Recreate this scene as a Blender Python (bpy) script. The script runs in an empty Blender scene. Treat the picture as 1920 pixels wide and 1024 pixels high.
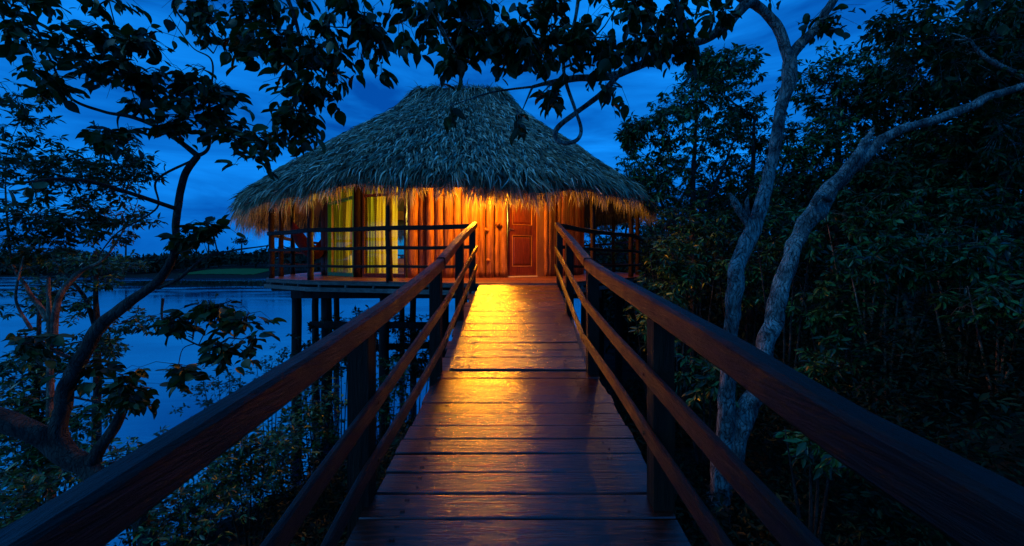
import bpy, math, random
import numpy as np
from mathutils import Vector, noise as mnoise

S = bpy.context.scene
COL = S.collection
rng = np.random.default_rng(7)
random.seed(7)

# ------------------------------------------------------------------ camera
CZ = 4.0                       # eye height above the lake
F, CX, CY = 800.0, 972.0, 490.0
cam = bpy.data.cameras.new('camera'); cam_o = bpy.data.objects.new('camera', cam); COL.objects.link(cam_o)
cam_o.location = (0, 0, CZ); cam_o.rotation_euler = (math.radians(90), 0, 0)
cam.sensor_width = 36; cam.lens = F / 1920 * 36
cam.shift_x = (960 - CX) / 1920; cam.shift_y = (CY - 512) / 1920
cam.clip_start = 0.05; cam.clip_end = 3000
S.camera = cam_o

# ------------------------------------------------------------------ world: dusk sky
W = bpy.data.worlds.new('World'); S.world = W; W.use_nodes = True
nt = W.node_tree; nt.nodes.clear()
def N(t, ty, **k):
    n = t.nodes.new(ty)
    for a, b in k.items(): setattr(n, a, b)
    return n
out = N(nt, 'ShaderNodeOutputWorld'); bg = N(nt, 'ShaderNodeBackground'); nt.links.new(bg.outputs[0], out.inputs[0])
sky = N(nt, 'ShaderNodeTexSky'); sky.sky_type = 'NISHITA'; sky.sun_disc = False
sky.sun_elevation = math.radians(3); sky.sun_rotation = math.radians(200)
tc = N(nt, 'ShaderNodeTexCoord'); mp = N(nt, 'ShaderNodeMapping'); mp.inputs['Scale'].default_value = (1.0, 1.0, 5.0)
mp.inputs['Rotation'].default_value = (0.0, 0.12, 0.0)
nt.links.new(tc.outputs['Generated'], mp.inputs[0])
n1 = N(nt, 'ShaderNodeTexNoise'); n1.inputs['Scale'].default_value = 2.6; n1.inputs['Detail'].default_value = 7; n1.inputs['Roughness'].default_value = .55
n1.inputs['Distortion'].default_value = .6
nt.links.new(mp.outputs[0], n1.inputs['Vector'])
cr = N(nt, 'ShaderNodeValToRGB')
cr.color_ramp.elements[0].position = .33; cr.color_ramp.elements[0].color = (.0006, .070, .38, 1)
cr.color_ramp.elements[1].position = .70; cr.color_ramp.elements[1].color = (.005, .27, .98, 1)
nt.links.new(n1.outputs[0], cr.inputs[0])
bw = N(nt, 'ShaderNodeRGBToBW'); nt.links.new(sky.outputs[0], bw.inputs[0])
ma = N(nt, 'ShaderNodeMath', operation='MULTIPLY_ADD'); ma.inputs[1].default_value = .05; ma.inputs[2].default_value = .90; ma.use_clamp = False
nt.links.new(bw.outputs[0], ma.inputs[0])
mn = N(nt, 'ShaderNodeMath', operation='MINIMUM'); mn.inputs[1].default_value = 1.25; nt.links.new(ma.outputs[0], mn.inputs[0])
vm = N(nt, 'ShaderNodeVectorMath', operation='SCALE'); nt.links.new(cr.outputs[0], vm.inputs[0]); nt.links.new(mn.outputs[0], vm.inputs['Scale'])
nt.links.new(vm.outputs[0], bg.inputs[0]); bg.inputs[1].default_value = 1.1

# twilight glow from behind-left of the camera, very soft
sl = bpy.data.lights.new('sun', 'SUN'); sl.energy = 0.58; sl.angle = math.radians(16); sl.color = (.20, .62, 1.0)
so = bpy.data.objects.new('sun', sl); COL.objects.link(so)
so.rotation_euler = (math.radians(50), 0, math.radians(-66))

S.view_settings.view_transform = 'Standard'; S.view_settings.look = 'None'; S.view_settings.gamma = 1; S.view_settings.exposure = 0.0
S.cycles.max_bounces = 6; S.cycles.transparent_max_bounces = 12
S.cycles.sample_clamp_indirect = 4

def point_light(name, loc, watts, color, radius=.06):
    l = bpy.data.lights.new(name, 'POINT'); l.energy = watts; l.color = color; l.shadow_soft_size = radius
    o = bpy.data.objects.new(name, l); COL.objects.link(o); o.location = loc; return o
HC = (-2.0, 14.3)              # hut centre
DK = CZ - .40                  # veranda floor level
point_light('eave_lamp', (-.80, 9.45, CZ + 1.62), 460, (1, .36, .014), .05)
sp = bpy.data.lights.new('walk_fill_spot', 'SPOT'); sp.energy = 760; sp.color = (1, .30, .008); sp.spot_size = math.radians(43); sp.spot_blend = 1.0; sp.shadow_soft_size = .12  # extra spot added beside the eave lamp to brighten the walkway
spo = bpy.data.objects.new('walk_fill_spot', sp); COL.objects.link(spo); spo.location = (-.79, 9.85, CZ + 1.74)
spo.rotation_euler = (Vector((-.12, 5.6, CZ - .90)) - spo.location).to_track_quat('-Z', 'Y').to_euler()
point_light('side_lamp', (-6.1, 13.9, CZ + 1.45), 75, (1, .36, .04), .06)
point_light('right_lamp', (2.45, 11.0, CZ + 1.75), 45, (1, .42, .05), .06)
point_light('room_lamp', (-1.7, 12.6, CZ + 1.3), 800, (1, .66, .08), .12)

# ------------------------------------------------------------------ helpers
def P(px, py, Z): return ((px - CX) * Z / F, Z, CZ + (CY - py) * Z / F)

def tag(o, label=None, cat=None, group=None, kind=None):
    if label: o['label'] = label
    if cat: o['category'] = cat
    if group: o['group'] = group
    if kind: o['kind'] = kind
    return o
def empty(name, loc=(0, 0, 0), **k):
    o = bpy.data.objects.new(name, None); COL.objects.link(o); o.location = loc; o.empty_display_size = .2
    return tag(o, **k)
def link(name, me, mat, parent=None):
    o = bpy.data.objects.new(name, me); COL.objects.link(o)
    for m in (mat if isinstance(mat, (list, tuple)) else [mat]): me.materials.append(m)
    if parent is not None:
        o.parent = parent
        w = Vector((0, 0, 0)); p = parent
        while p is not None: w += Vector(p.location); p = p.parent
        o.matrix_parent_inverse = o.matrix_parent_inverse.Identity(4)
        me.transform(__import__('mathutils').Matrix.Translation(-w))
    return o

class MB:
    def __init__(s): s.v = []; s.f = []; s.n = 0; s.sm = []
    def add(s, v, f, smooth=False):
        v = np.asarray(v, float); s.v.append(v)
        for q in f: s.f.append([i + s.n for i in q])
        s.sm += [smooth] * len(f); s.n += len(v)
    def box(s, c, d, rz=0, jit=0):
        x, y, z = [q / 2 for q in d]
        v = np.array([(a * x, b * y, e * z) for a in (-1, 1) for b in (-1, 1) for e in (-1, 1)], float)
        if jit: v += rng.normal(0, jit, v.shape)
        cs, sn = math.cos(rz), math.sin(rz)
        v = np.stack([v[:, 0] * cs - v[:, 1] * sn, v[:, 0] * sn + v[:, 1] * cs, v[:, 2]], 1) + np.array(c)
        s.add(v, [(0, 1, 3, 2), (4, 6, 7, 5), (0, 4, 5, 1), (2, 3, 7, 6), (0, 2, 6, 4), (1, 5, 7, 3)])
    def beam(s, pts, w, h, ch=.006):
        """rectangular bevelled section swept along pts (top centre line), w across, h down"""
        pts = [Vector(p) for p in pts]
        prof = [(-w/2+ch, 0), (w/2-ch, 0), (w/2, -ch), (w/2, -h+ch), (w/2-ch, -h), (-w/2+ch, -h), (-w/2, -h+ch), (-w/2, -ch)]
        vs = []; k = len(prof)
        for i, p in enumerate(pts):
            t = (pts[min(i+1, len(pts)-1)] - pts[max(i-1, 0)]).normalized()
            side = t.cross(Vector((0, 0, 1))).normalized(); up = side.cross(t)
            for a, b in prof: vs.append(p + side * a + up * b)
        fs = []
        for i in range(len(pts)-1):
            for j in range(k):
                a, b = i*k+j, i*k+(j+1) % k
                fs.append((a, a+k, b+k, b))
        fs.append(tuple(range(k))); fs.append(tuple(reversed(range((len(pts)-1)*k, len(pts)*k))))
        s.add([tuple(v) for v in vs], fs)
    def tube(s, pts, rad, n=10, rough=.0, seed=0, cap=True):
        pts = [Vector(p) for p in pts]; L = len(pts); vs = []; fs = []
        up = Vector((0, 0, 1)); prev = None
        for i, p in enumerate(pts):
            t = (pts[min(i+1, L-1)] - pts[max(i-1, 0)])
            t = t.normalized() if t.length > 1e-6 else Vector((0, 0, 1))
            if prev is None:
                a = Vector((1, 0, 0)) if abs(t.x) < .8 else Vector((0, 1, 0))
                u = t.cross(a).normalized()
            else:
                u = (prev - t * prev.dot(t)).normalized()
            prev = u; w = t.cross(u)
            for j in range(n):
                a = 2*math.pi*j/n; d = u*math.cos(a) + w*math.sin(a); r = rad[i]
                if rough: r *= 1 + rough * (mnoise.noise((p + d*r*2) * 4 + Vector((seed, 0, 0))) + .5*mnoise.noise((p + d*r) * 11 + Vector((0, seed, 0))) + .5*mnoise.noise(Vector((math.cos(a)*1.6+seed, math.sin(a)*1.6, i*.16))))
                vs.append(p + d * r)
        for i in range(L-1):
            for j in range(n):
                a, b = i*n+j, i*n+(j+1) % n
                fs.append((a, b, b+n, a+n))
        if cap: fs.append(tuple(reversed(range(n)))); fs.append(tuple(range((L-1)*n, L*n)))
        s.add([tuple(v) for v in vs], fs, True)
    def build(s, name, mat, parent=None):
        me = bpy.data.meshes.new(name)
        me.from_pydata(np.concatenate(s.v).tolist(), [], s.f)
        me.polygons.foreach_set('use_smooth', s.sm); me.update()
        return link(name, me, mat, parent)

def smooth_path(pts, k=5):
    """Catmull-Rom through (x,y,z,r)"""
    a = np.array(pts, float); out = []
    for i in range(len(a)-1):
        p0, p1, p2, p3 = a[max(i-1, 0)], a[i], a[i+1], a[min(i+2, len(a)-1)]
        for t in np.linspace(0, 1, k, endpoint=False):
            out.append(.5*((2*p1)+(p2-p0)*t+(2*p0-5*p1+4*p2-p3)*t*t+(3*p1-p0-3*p2+p3)*t**3))
    out.append(a[-1]); return np.array(out)

def instanced(name, tv, tf, pos, X, Y, Zv, scale, mat, parent=None):
    """bake many copies of one small template into one mesh (leaves of one crown, blades of one roof)"""
    tv = np.asarray(tv, float); n = len(pos); k = len(tv)
    sc = np.asarray(scale, float)
    if sc.ndim == 1: sc = np.repeat(sc[:, None], 3, 1)
    V = (pos[:, None, :] + X[:, None, :]*(tv[None, :, 0:1]*sc[:, None, 0:1]) + Y[:, None, :]*(tv[None, :, 1:2]*sc[:, None, 1:2])
         + Zv[:, None, :]*(tv[None, :, 2:3]*sc[:, None, 2:3])).reshape(-1, 3)
    me = bpy.data.meshes.new(name)
    lv = np.concatenate([np.array(f) for f in tf]); fl = np.array([len(f) for f in tf])
    loops = (lv[None, :] + (np.arange(n)*k)[:, None]).ravel().astype(np.int32)
    tot = np.tile(fl, n).astype(np.int32); start = np.concatenate([[0], np.cumsum(tot)[:-1]]).astype(np.int32)
    me.vertices.add(len(V)); me.vertices.foreach_set('co', V.ravel().astype(np.float32))
    me.loops.add(len(loops)); me.loops.foreach_set('vertex_index', loops)
    me.polygons.add(len(tot)); me.polygons.foreach_set('loop_start', start); me.polygons.foreach_set('loop_total', tot)
    me.update(calc_edges=True)
    return link(name, me, mat, parent)
def nrm(a): return a/np.maximum(np.linalg.norm(a, axis=1, keepdims=True), 1e-9)

# ------------------------------------------------------------------ materials
def mat_new(name):
    m = bpy.data.materials.new(name); m.use_nodes = True; t = m.node_tree
    return m, t, t.nodes['Principled BSDF']
def wood(name, c1, c2, axis, rough=.45, bump=.5, scale=1.0, spec=.5, patch=None, rlo=None, coat=0):
    m, t, b = mat_new(name)
    tc = N(t, 'ShaderNodeTexCoord'); mp = N(t, 'ShaderNodeMapping')
    oi = N(t, 'ShaderNodeObjectInfo'); ge = N(t, 'ShaderNodeNewGeometry')
    ad = N(t, 'ShaderNodeMath', operation='MULTIPLY_ADD'); ad.inputs[1].default_value = 17.; t.links.new(oi.outputs['Random'], ad.inputs[0])
    rp = N(t, 'ShaderNodeMath', operation='MULTIPLY'); rp.inputs[1].default_value = 9.; t.links.new(ge.outputs['Random Per Island'], rp.inputs[0])
    t.links.new(rp.outputs[0], ad.inputs[2])
    va = N(t, 'ShaderNodeVectorMath', operation='ADD')
    t.links.new(tc.outputs['Object'], va.inputs[0]); t.links.new(ad.outputs[0], va.inputs[1])
    sc = [9.*scale]*3; sc['xyz'.index(axis)] = .9*scale
    mp.inputs['Scale'].default_value = sc
    t.links.new(va.outputs[0], mp.inputs[0])
    no = N(t, 'ShaderNodeTexNoise'); no.inputs['Scale'].default_value = 3.2; no.inputs['Detail'].default_value = 8; no.inputs['Roughness'].default_value = .65; no.inputs['Distortion'].default_value = .3
    t.links.new(mp.outputs[0], no.inputs['Vector'])
    cr = N(t, 'ShaderNodeValToRGB'); cr.color_ramp.elements[0].position = .36; cr.color_ramp.elements[1].position = .68
    cr.color_ramp.elements[0].color = (*c1, 1); cr.color_ramp.elements[1].color = (*c2, 1)
    t.links.new(no.outputs[0], cr.inputs[0])
    n2 = N(t, 'ShaderNodeTexNoise'); n2.inputs['Scale'].default_value = 1.7; n2.inputs['Detail'].default_value = 3
    t.links.new(va.outputs[0], n2.inputs['Vector'])
    mx = N(t, 'ShaderNodeMix', data_type='RGBA', blend_type='MULTIPLY'); mx.inputs[0].default_value = .55
    c3 = N(t, 'ShaderNodeValToRGB'); c3.color_ramp.elements[0].position = .35; c3.color_ramp.elements[1].position = .65
    c3.color_ramp.elements[0].color = (*(patch or (.45, .42, .4)), 1); c3.color_ramp.elements[1].color = (1, 1, 1, 1)
    t.links.new(n2.outputs[0], c3.inputs[0]); t.links.new(cr.outputs[0], mx.inputs[6]); t.links.new(c3.outputs[0], mx.inputs[7])
    # each board / log its own tone
    mt = N(t, 'ShaderNodeMapRange'); mt.inputs['To Min'].default_value = .55; mt.inputs['To Max'].default_value = 1.15
    fr = N(t, 'ShaderNodeMath', operation='FRACT'); t.links.new(ad.outputs[0], fr.inputs[0]); t.links.new(fr.outputs[0], mt.inputs['Value'])
    vs = N(t, 'ShaderNodeVectorMath', operation='SCALE'); t.links.new(mx.outputs[2], vs.inputs[0]); t.links.new(mt.outputs[0], vs.inputs['Scale'])
    t.links.new(vs.outputs[0], b.inputs['Base Color'])
    mr = N(t, 'ShaderNodeMapRange'); mr.inputs['To Min'].default_value = rlo if rlo is not None else max(.05, rough-.12); mr.inputs['To Max'].default_value = min(1, rough+.18)
    n3 = N(t, 'ShaderNodeTexNoise'); n3.inputs['Scale'].default_value = 6; n3.inputs['Detail'].default_value = 6; t.links.new(va.outputs[0], n3.inputs['Vector'])
    t.links.new(n3.outputs[0], mr.inputs['Value']); t.links.new(mr.outputs[0], b.inputs['Roughness'])
    b.inputs['Specular IOR Level'].default_value = spec
    if coat: b.inputs['Coat Weight'].default_value = coat; b.inputs['Coat Roughness'].default_value = .25
    ms = N(t, 'ShaderNodeMath', operation='MULTIPLY_ADD'); ms.inputs[1].default_value = .35; t.links.new(n3.outputs[0], ms.inputs[0]); t.links.new(no.outputs[0], ms.inputs[2])
    bu = N(t, 'ShaderNodeBump'); bu.inputs['Strength'].default_value = bump; bu.inputs['Distance'].default_value = .035
    t.links.new(ms.outputs[0], bu.inputs['Height']); t.links.new(bu.outputs[0], b.inputs['Normal'])
    return m
def island_mat(name, cols, rough=.6, trans=0, spec=.3, bump=0, noise_scale=0):
    """colour varies per leaf / blade"""
    m, t, b = mat_new(name); ge = N(t, 'ShaderNodeNewGeometry'); cr = N(t, 'ShaderNodeValToRGB')
    el = cr.color_ramp.elements
    el[0].position = 0; el[0].color = (*cols[0], 1); el[1].position = 1; el[1].color = (*cols[-1], 1)
    for i, c in enumerate(cols[1:-1]): e = el.new((i+1)/(len(cols)-1)); e.color = (*c, 1)
    t.links.new(ge.outputs['Random Per Island'], cr.inputs[0])
    t.links.new(cr.outputs[0], b.inputs['Base Color']); b.inputs['Roughness'].default_value = rough; b.inputs['Specular IOR Level'].default_value = spec
    if trans:
        o = t.nodes['Material Output']; tr = N(t, 'ShaderNodeBsdfTranslucent'); t.links.new(cr.outputs[0], tr.inputs[0])
        mx = N(t, 'ShaderNodeMixShader'); mx.inputs[0].default_value = trans
        t.links.new(b.outputs[0], mx.inputs[1]); t.links.new(tr.outputs[0], mx.inputs[2]); t.links.new(mx.outputs[0], o.inputs[0])
    return m
def bark(name, c1, c2, scale=1, bump=1.0):
    m, t, b = mat_new(name); tc = N(t, 'ShaderNodeTexCoord'); mp = N(t, 'ShaderNodeMapping'); mp.inputs['Scale'].default_value = (15*scale, 15*scale, 2.2*scale)
    n0 = N(t, 'ShaderNodeTexNoise'); n0.inputs['Scale'].default_value = 3.0*scale; n0.inputs['Detail'].default_value = 5; t.links.new(tc.outputs['Object'], n0.inputs['Vector'])
    wa = N(t, 'ShaderNodeVectorMath', operation='MULTIPLY_ADD'); wa.inputs[1].default_value = (.28, .28, .28)
    t.links.new(n0.outputs['Color'], wa.inputs[0]); t.links.new(tc.outputs['Object'], wa.inputs[2]); t.links.new(wa.outputs[0], mp.inputs[0])
    vo = N(t, 'ShaderNodeTexVoronoi', feature='DISTANCE_TO_EDGE'); vo.inputs['Scale'].default_value = 1.5; t.links.new(mp.outputs[0], vo.inputs['Vector'])
    no = N(t, 'ShaderNodeTexNoise'); no.inputs['Scale'].default_value = 2.4; no.inputs['Detail'].default_value = 9; no.inputs['Roughness'].default_value = .7
    t.links.new(mp.outputs[0], no.inputs['Vector'])
    ck = N(t, 'ShaderNodeMapRange'); ck.inputs['From Max'].default_value = .16; ck.inputs['To Min'].default_value = .62; t.links.new(vo.outputs['Distance'], ck.inputs['Value'])
    hm = N(t, 'ShaderNodeMath', operation='MULTIPLY'); t.links.new(ck.outputs[0], hm.inputs[0]); t.links.new(no.outputs[0], hm.inputs[1])
    cr = N(t, 'ShaderNodeValToRGB'); cr.color_ramp.elements[0].position = .26; cr.color_ramp.elements[1].position = .54
    cr.color_ramp.elements[0].color = (*c1, 1); cr.color_ramp.elements[1].color = (*c2, 1)
    t.links.new(hm.outputs[0], cr.inputs[0])
    # lichen blotches
    n2 = N(t, 'ShaderNodeTexNoise'); n2.inputs['Scale'].default_value = 5*scale; n2.inputs['Detail'].default_value = 6; t.links.new(tc.outputs['Object'], n2.inputs['Vector'])
    c2r = N(t, 'ShaderNodeValToRGB'); c2r.color_ramp.elements[0].position = .40; c2r.color_ramp.elements[0].color = (.35, .35, .35, 1); c2r.color_ramp.elements[1].position = .62; c2r.color_ramp.elements[1].color = (1.25, 1.25, 1.2, 1)
    t.links.new(n2.outputs[0], c2r.inputs[0])
    mx = N(t, 'ShaderNodeMix', data_type='RGBA', blend_type='MULTIPLY'); mx.inputs[0].default_value = 1; t.links.new(cr.outputs[0], mx.inputs[6]); t.links.new(c2r.outputs[0], mx.inputs[7])
    t.links.new(mx.outputs[2], b.inputs['Base Color']); b.inputs['Roughness'].default_value = .8; b.inputs['Specular IOR Level'].default_value = .3
    bu = N(t, 'ShaderNodeBump'); bu.inputs['Strength'].default_value = bump; bu.inputs['Distance'].default_value = .09
    t.links.new(hm.outputs[0], bu.inputs['Height']); t.links.new(bu.outputs[0], b.inputs['Normal'])
    return m
def plain(name, c, rough=.6, metal=0, spec=.5):
    m, t, b = mat_new(name); b.inputs['Base Color'].default_value = (*c, 1); b.inputs['Roughness'].default_value = rough; b.inputs['Metallic'].default_value = metal
    b.inputs['Specular IOR Level'].default_value = spec
    no = N(t, 'ShaderNodeTexNoise'); no.inputs['Scale'].default_value = 30; bu = N(t, 'ShaderNodeBump'); bu.inputs['Strength'].default_value = .15; bu.inputs['Distance'].default_value = .01
    t.links.new(no.outputs[0], bu.inputs['Height']); t.links.new(bu.outputs[0], b.inputs['Normal']); return m

M = {}
M['plank'] = wood('varnished_plank', (.012, .003, .002), (.15, .022, .012), 'x', .12, .20, 1.3, .72, rlo=.14)
M['ramp'] = wood('worn_plank', (.020, .005, .003), (.26, .062, .020), 'x', .16, .34, 1.3, .9, rlo=.15, patch=(.4, .3, .25))
M['subplank'] = wood('red_plank', (.10, .03, .02), (.22, .06, .035), 'x', .4, .4)
M['rail'] = wood('rail_wood', (.012, .005, .003), (.042, .012, .005), 'y', .36, .7, 2.0, .28, rlo=.22)
M['post'] = wood('post_wood', (.02, .009, .006), (.05, .018, .009), 'z', .55, .6, 1, .15)
M['pile'] = wood('pile_wood', (.008, .007, .006), (.03, .024, .02), 'z', .8, .6, 1, .2)
M['log'] = wood('peeled_log', (.17, .048, .015), (.60, .235, .065), 'z', .45, 1.0, .8, .4, patch=(.45, .30, .22))
M['logr'] = wood('red_log', (.12, .03, .016), (.34, .09, .04), 'z', .5, .6, .8, .4)
M['door'] = wood('door_wood', (.14, .018, .008), (.32, .055, .02), 'z', .35, .25, 1, .5)
M['trim'] = wood('trim_wood', (.45, .16, .06), (.62, .25, .09), 'z', .45, .3)
M['deck'] = wood('deck_wood', (.16, .045, .025), (.36, .12, .06), 'x', .28, .3, 1, .6, rlo=.16)
M['fascia'] = wood('grey_fascia', (.09, .08, .07), (.22, .20, .17), 'x', .7, .5)
M['green'] = plain('green_frame', (.10, .42, .10), .5)
M['thatch'] = island_mat('thatch_blades', [(.05, .04, .02), (.42, .31, .17), (.03, .024, .015), (.75, .60, .38), (.08, .06, .035), (.9, .84, .62), (.04, .03, .02), (.10, .08, .05), (.55, .48, .31)], .75, .12, .25)
M['under'] = island_mat('thatch_under', [(.10, .07, .04), (.16, .11, .06)], .9)
M['fringe'] = island_mat('fringe_blades', [(.12, .11, .07), (.45, .40, .26), (.2, .18, .1), (.8, .72, .5)], .7, .65, .2)
M['leaf_big'] = island_mat('big_leaves', [(.008, .018, .005), (.02, .05, .009), (.035, .09, .015), (.01, .025, .006)], .5, .25, .35)
M['leaf_mid'] = island_mat('bush_leaves', [(.012, .035, .010), (.035, .10, .02), (.09, .24, .045), (.005, .014, .004), (.02, .06, .012)], .34, .2, .5)
M['leaf_dark'] = island_mat('shade_tinted_leaves', [(.003, .007, .002), (.006, .015, .004), (.02, .04, .01), (.004, .009, .003), (.004, .009, .003)], .6, .05, .15)  # shade of the banks put into the leaf colour
M['leaf_far'] = island_mat('far_leaves', [(.02, .03, .018), (.035, .05, .025)], .9, 0, .1)
M['leaf_pale'] = island_mat('feathery_leaves', [(.05, .09, .05), (.09, .15, .08), (.03, .06, .03)], .6, .25)
M['bark_grey'] = bark('grey_bark', (.008, .008, .007), (.58, .56, .50), 1.1, 1.0)
M['bark_dark'] = bark('dark_bark', (.02, .017, .014), (.09, .075, .06), 1, 1.0)
M['bark_red'] = bark('reddish_bark', (.12, .06, .04), (.34, .20, .13), 1, .6)
M['bolt'] = plain('rusty_bolt', (.12, .06, .03), .5, .8)
M['metal'] = plain('brass', (.7, .6, .4), .3, 1)
M['red_cloth'] = plain('red_cloth', (.22, .02, .015), .9)
M['pot'] = plain('pale_wicker', (.5, .42, .25), .8)
def glass():
    m, t, b = mat_new('window_glass'); o = t.nodes['Material Output']
    tr = N(t, 'ShaderNodeBsdfTransparent'); tr.inputs[0].default_value = (.80, .90, .82, 1); gl = N(t, 'ShaderNodeBsdfGlossy'); gl.inputs['Roughness'].default_value = .05
    lw = N(t, 'ShaderNodeLayerWeight'); lw.inputs[0].default_value = .3; pw = N(t, 'ShaderNodeMath', operation='POWER'); pw.inputs[1].default_value = 3; mx = N(t, 'ShaderNodeMixShader')
    sc_ = N(t, 'ShaderNodeMath', operation='MULTIPLY_ADD'); sc_.inputs[1].default_value = .25; sc_.inputs[2].default_value = .03
    t.links.new(lw.outputs['Facing'], pw.inputs[0]); t.links.new(pw.outputs[0], sc_.inputs[0]); t.links.new(sc_.outputs[0], mx.inputs[0]); t.links.new(tr.outputs[0], mx.inputs[1]); t.links.new(gl.outputs[0], mx.inputs[2]); t.links.new(mx.outputs[0], o.inputs[0]); return m
M['glass'] = glass()
def cloth(name, c, tr):
    m, t, b = mat_new(name); o = t.nodes['Material Output']; b.inputs['Base Color'].default_value = (*c, 1); b.inputs['Roughness'].default_value = .9
    x = N(t, 'ShaderNodeBsdfTranslucent'); x.inputs[0].default_value = (*c, 1); mx = N(t, 'ShaderNodeMixShader'); mx.inputs[0].default_value = tr
    t.links.new(b.outputs[0], mx.inputs[1]); t.links.new(x.outputs[0], mx.inputs[2]); t.links.new(mx.outputs[0], o.inputs[0]); return m
M['curtain'] = cloth('mustard_curtain', (.75, .55, .12), .5)
M['sheer'] = cloth('olive_curtain', (.42, .42, .08), .5)
def water():
    m, t, b = mat_new('lake_water'); b.inputs['Base Color'].default_value = (.0, .03, .08, 1); b.inputs['Roughness'].default_value = .05; b.inputs['IOR'].default_value = 3.2
    b.inputs['Specular IOR Level'].default_value = 1.0
    tc = N(t, 'ShaderNodeTexCoord'); mp = N(t, 'ShaderNodeMapping'); mp.inputs['Scale'].default_value = (.7, 1.6, 1); t.links.new(tc.outputs['Object'], mp.inputs[0])
    no = N(t, 'ShaderNodeTexNoise'); no.inputs['Scale'].default_value = 1.3; no.inputs['Detail'].default_value = 4; t.links.new(mp.outputs[0], no.inputs['Vector'])
    bu = N(t, 'ShaderNodeBump'); bu.inputs['Strength'].default_value = .16; bu.inputs['Distance'].default_value = .05
    nb_ = N(t, 'ShaderNodeTexNoise'); nb_.inputs['Scale'].default_value = .12; nb_.inputs['Detail'].default_value = 4; t.links.new(mp.outputs[0], nb_.inputs['Vector'])
    mr_ = N(t, 'ShaderNodeMapRange'); mr_.inputs['From Min'].default_value = .42; mr_.inputs['From Max'].default_value = .62; mr_.inputs['To Min'].default_value = .03; mr_.inputs['To Max'].default_value = .22; t.links.new(nb_.outputs[0], mr_.inputs['Value']); t.links.new(mr_.outputs[0], b.inputs['Roughness'])
    t.links.new(no.outputs[0], bu.inputs['Height']); t.links.new(bu.outputs[0], b.inputs['Normal'])
    return m
M['water'] = water()
def soil():
    m, t, b = mat_new('bank_soil'); no = N(t, 'ShaderNodeTexNoise'); no.inputs['Scale'].default_value = 2.5; no.inputs['Detail'].default_value = 9
    cr = N(t, 'ShaderNodeValToRGB'); cr.color_ramp.elements[0].position = .35; cr.color_ramp.elements[0].color = (.006, .007, .004, 1); cr.color_ramp.elements[1].position = .7; cr.color_ramp.elements[1].color = (.022, .021, .014, 1)
    tc = N(t, 'ShaderNodeTexCoord'); t.links.new(tc.outputs['Object'], no.inputs['Vector'])
    t.links.new(no.outputs[0], cr.inputs[0]); t.links.new(cr.outputs[0], b.inputs['Base Color']); b.inputs['Roughness'].default_value = .95; b.inputs['Specular IOR Level'].default_value = .1
    bu = N(t, 'ShaderNodeBump'); bu.inputs['Strength'].default_value = .8; bu.inputs['Distance'].default_value = .1; t.links.new(no.outputs[0], bu.inputs['Height']); t.links.new(bu.outputs[0], b.inputs['Normal']); return m
M['soil'] = soil()
M["meadow"] = plain("meadow_grass", (.03, .11, .025), .9, 0, .1)

# ------------------------------------------------------------------ ground, water, far shore
SH = [(-9, -30), (-6.6, 0), (-5.6, 5), (-3.6, 8), (-.5, 11), (2.4, 14), (3.2, 20), (6, 40), (24, 90), (90, 200)]
def shore_x(y):
    for (xa, ya), (xb, yb) in zip(SH[:-1], SH[1:]):
        if ya <= y <= yb: return xa + (xb-xa)*(y-ya)/(yb-ya)
    return SH[0][0] if y < SH[0][1] else SH[-1][0]
def ground_z(x, y):
    d = x - shore_x(y)                                   # >0 on land
    if y > 11: d *= .7
    n = mnoise.noise(Vector((x*.35, y*.35, 0)))*.45 + mnoise.noise(Vector((x*1.3, y*1.3, 4)))*.12
    if d < 0: near = max(-1.6, d*.35)
    else: near = .12*d if d < 9.5 else 1.14 + .5*(d-9.5)
    near = min(near, 9) + n*min(1, max(.25, d*.3))
    if y > 95:                                            # far bank rises again on the other side
        far = min(5.5, (y-112)*.06 + 2.0*mnoise.noise(Vector((x*.02, y*.02, 9))))
        near = max(near, far)
    dd = math.hypot((x+46)/22, (y-72)/4.0)                # low reed bar on the left
    if dd < 1.3: near = max(near, .35*(1-dd)+mnoise.noise(Vector((x*.2, y*.4, 0)))*.1)
    return near
def grid(xs, ys):
    v = [(x, y, ground_z(x, y)) for y in ys for x in xs]; n = len(xs)
    f = [(j*n+i, j*n+i+1, (j+1)*n+i+1, (j+1)*n+i) for j in range(len(ys)-1) for i in range(n-1)]
    return v, f
xs = np.concatenate([np.linspace(-420, -80, 35), np.linspace(-75, -16, 40), np.linspace(-15, 26, 100), np.linspace(30, 420, 45)])
ys = np.concatenate([np.linspace(-40, -4, 20), np.linspace(-3, 30, 85), np.linspace(32, 62, 20), np.linspace(64, 84, 22), np.linspace(88, 170, 40), np.linspace(180, 700, 20)])
b = MB(); b.add(*grid(xs, ys), True); tag(b.build('ground', M['soil']), kind='structure')
b = MB(); b.add([(-900, -60, 0), (900, -60, 0), (900, 1500, 0), (-900, 1500, 0)], [(0, 1, 2, 3)]); tag(b.build('lake_water', M['water']), kind='structure')
# bright grass strip on the far shore
b = MB(); n = 60; top = []
for i in range(n+1):
    x = -85 + 19*i/n
    for j, y in enumerate((106, 108.5, 111, 114, 117)):
        yy = y + 1.2*mnoise.noise(Vector((i*.2, j*.5, 0))); top.append((x, yy, max((.02, .15, .3, .45, .6)[j], ground_z(x, yy)+.12)+.06*mnoise.noise(Vector((i*.8, j, 2)))))
b.add(top, [(5*i+j, 5*i+5+j, 5*i+6+j, 5*i+1+j) for i in range(n) for j in range(4)], True); tag(b.build('meadow', M['meadow']), kind='structure')

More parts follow.
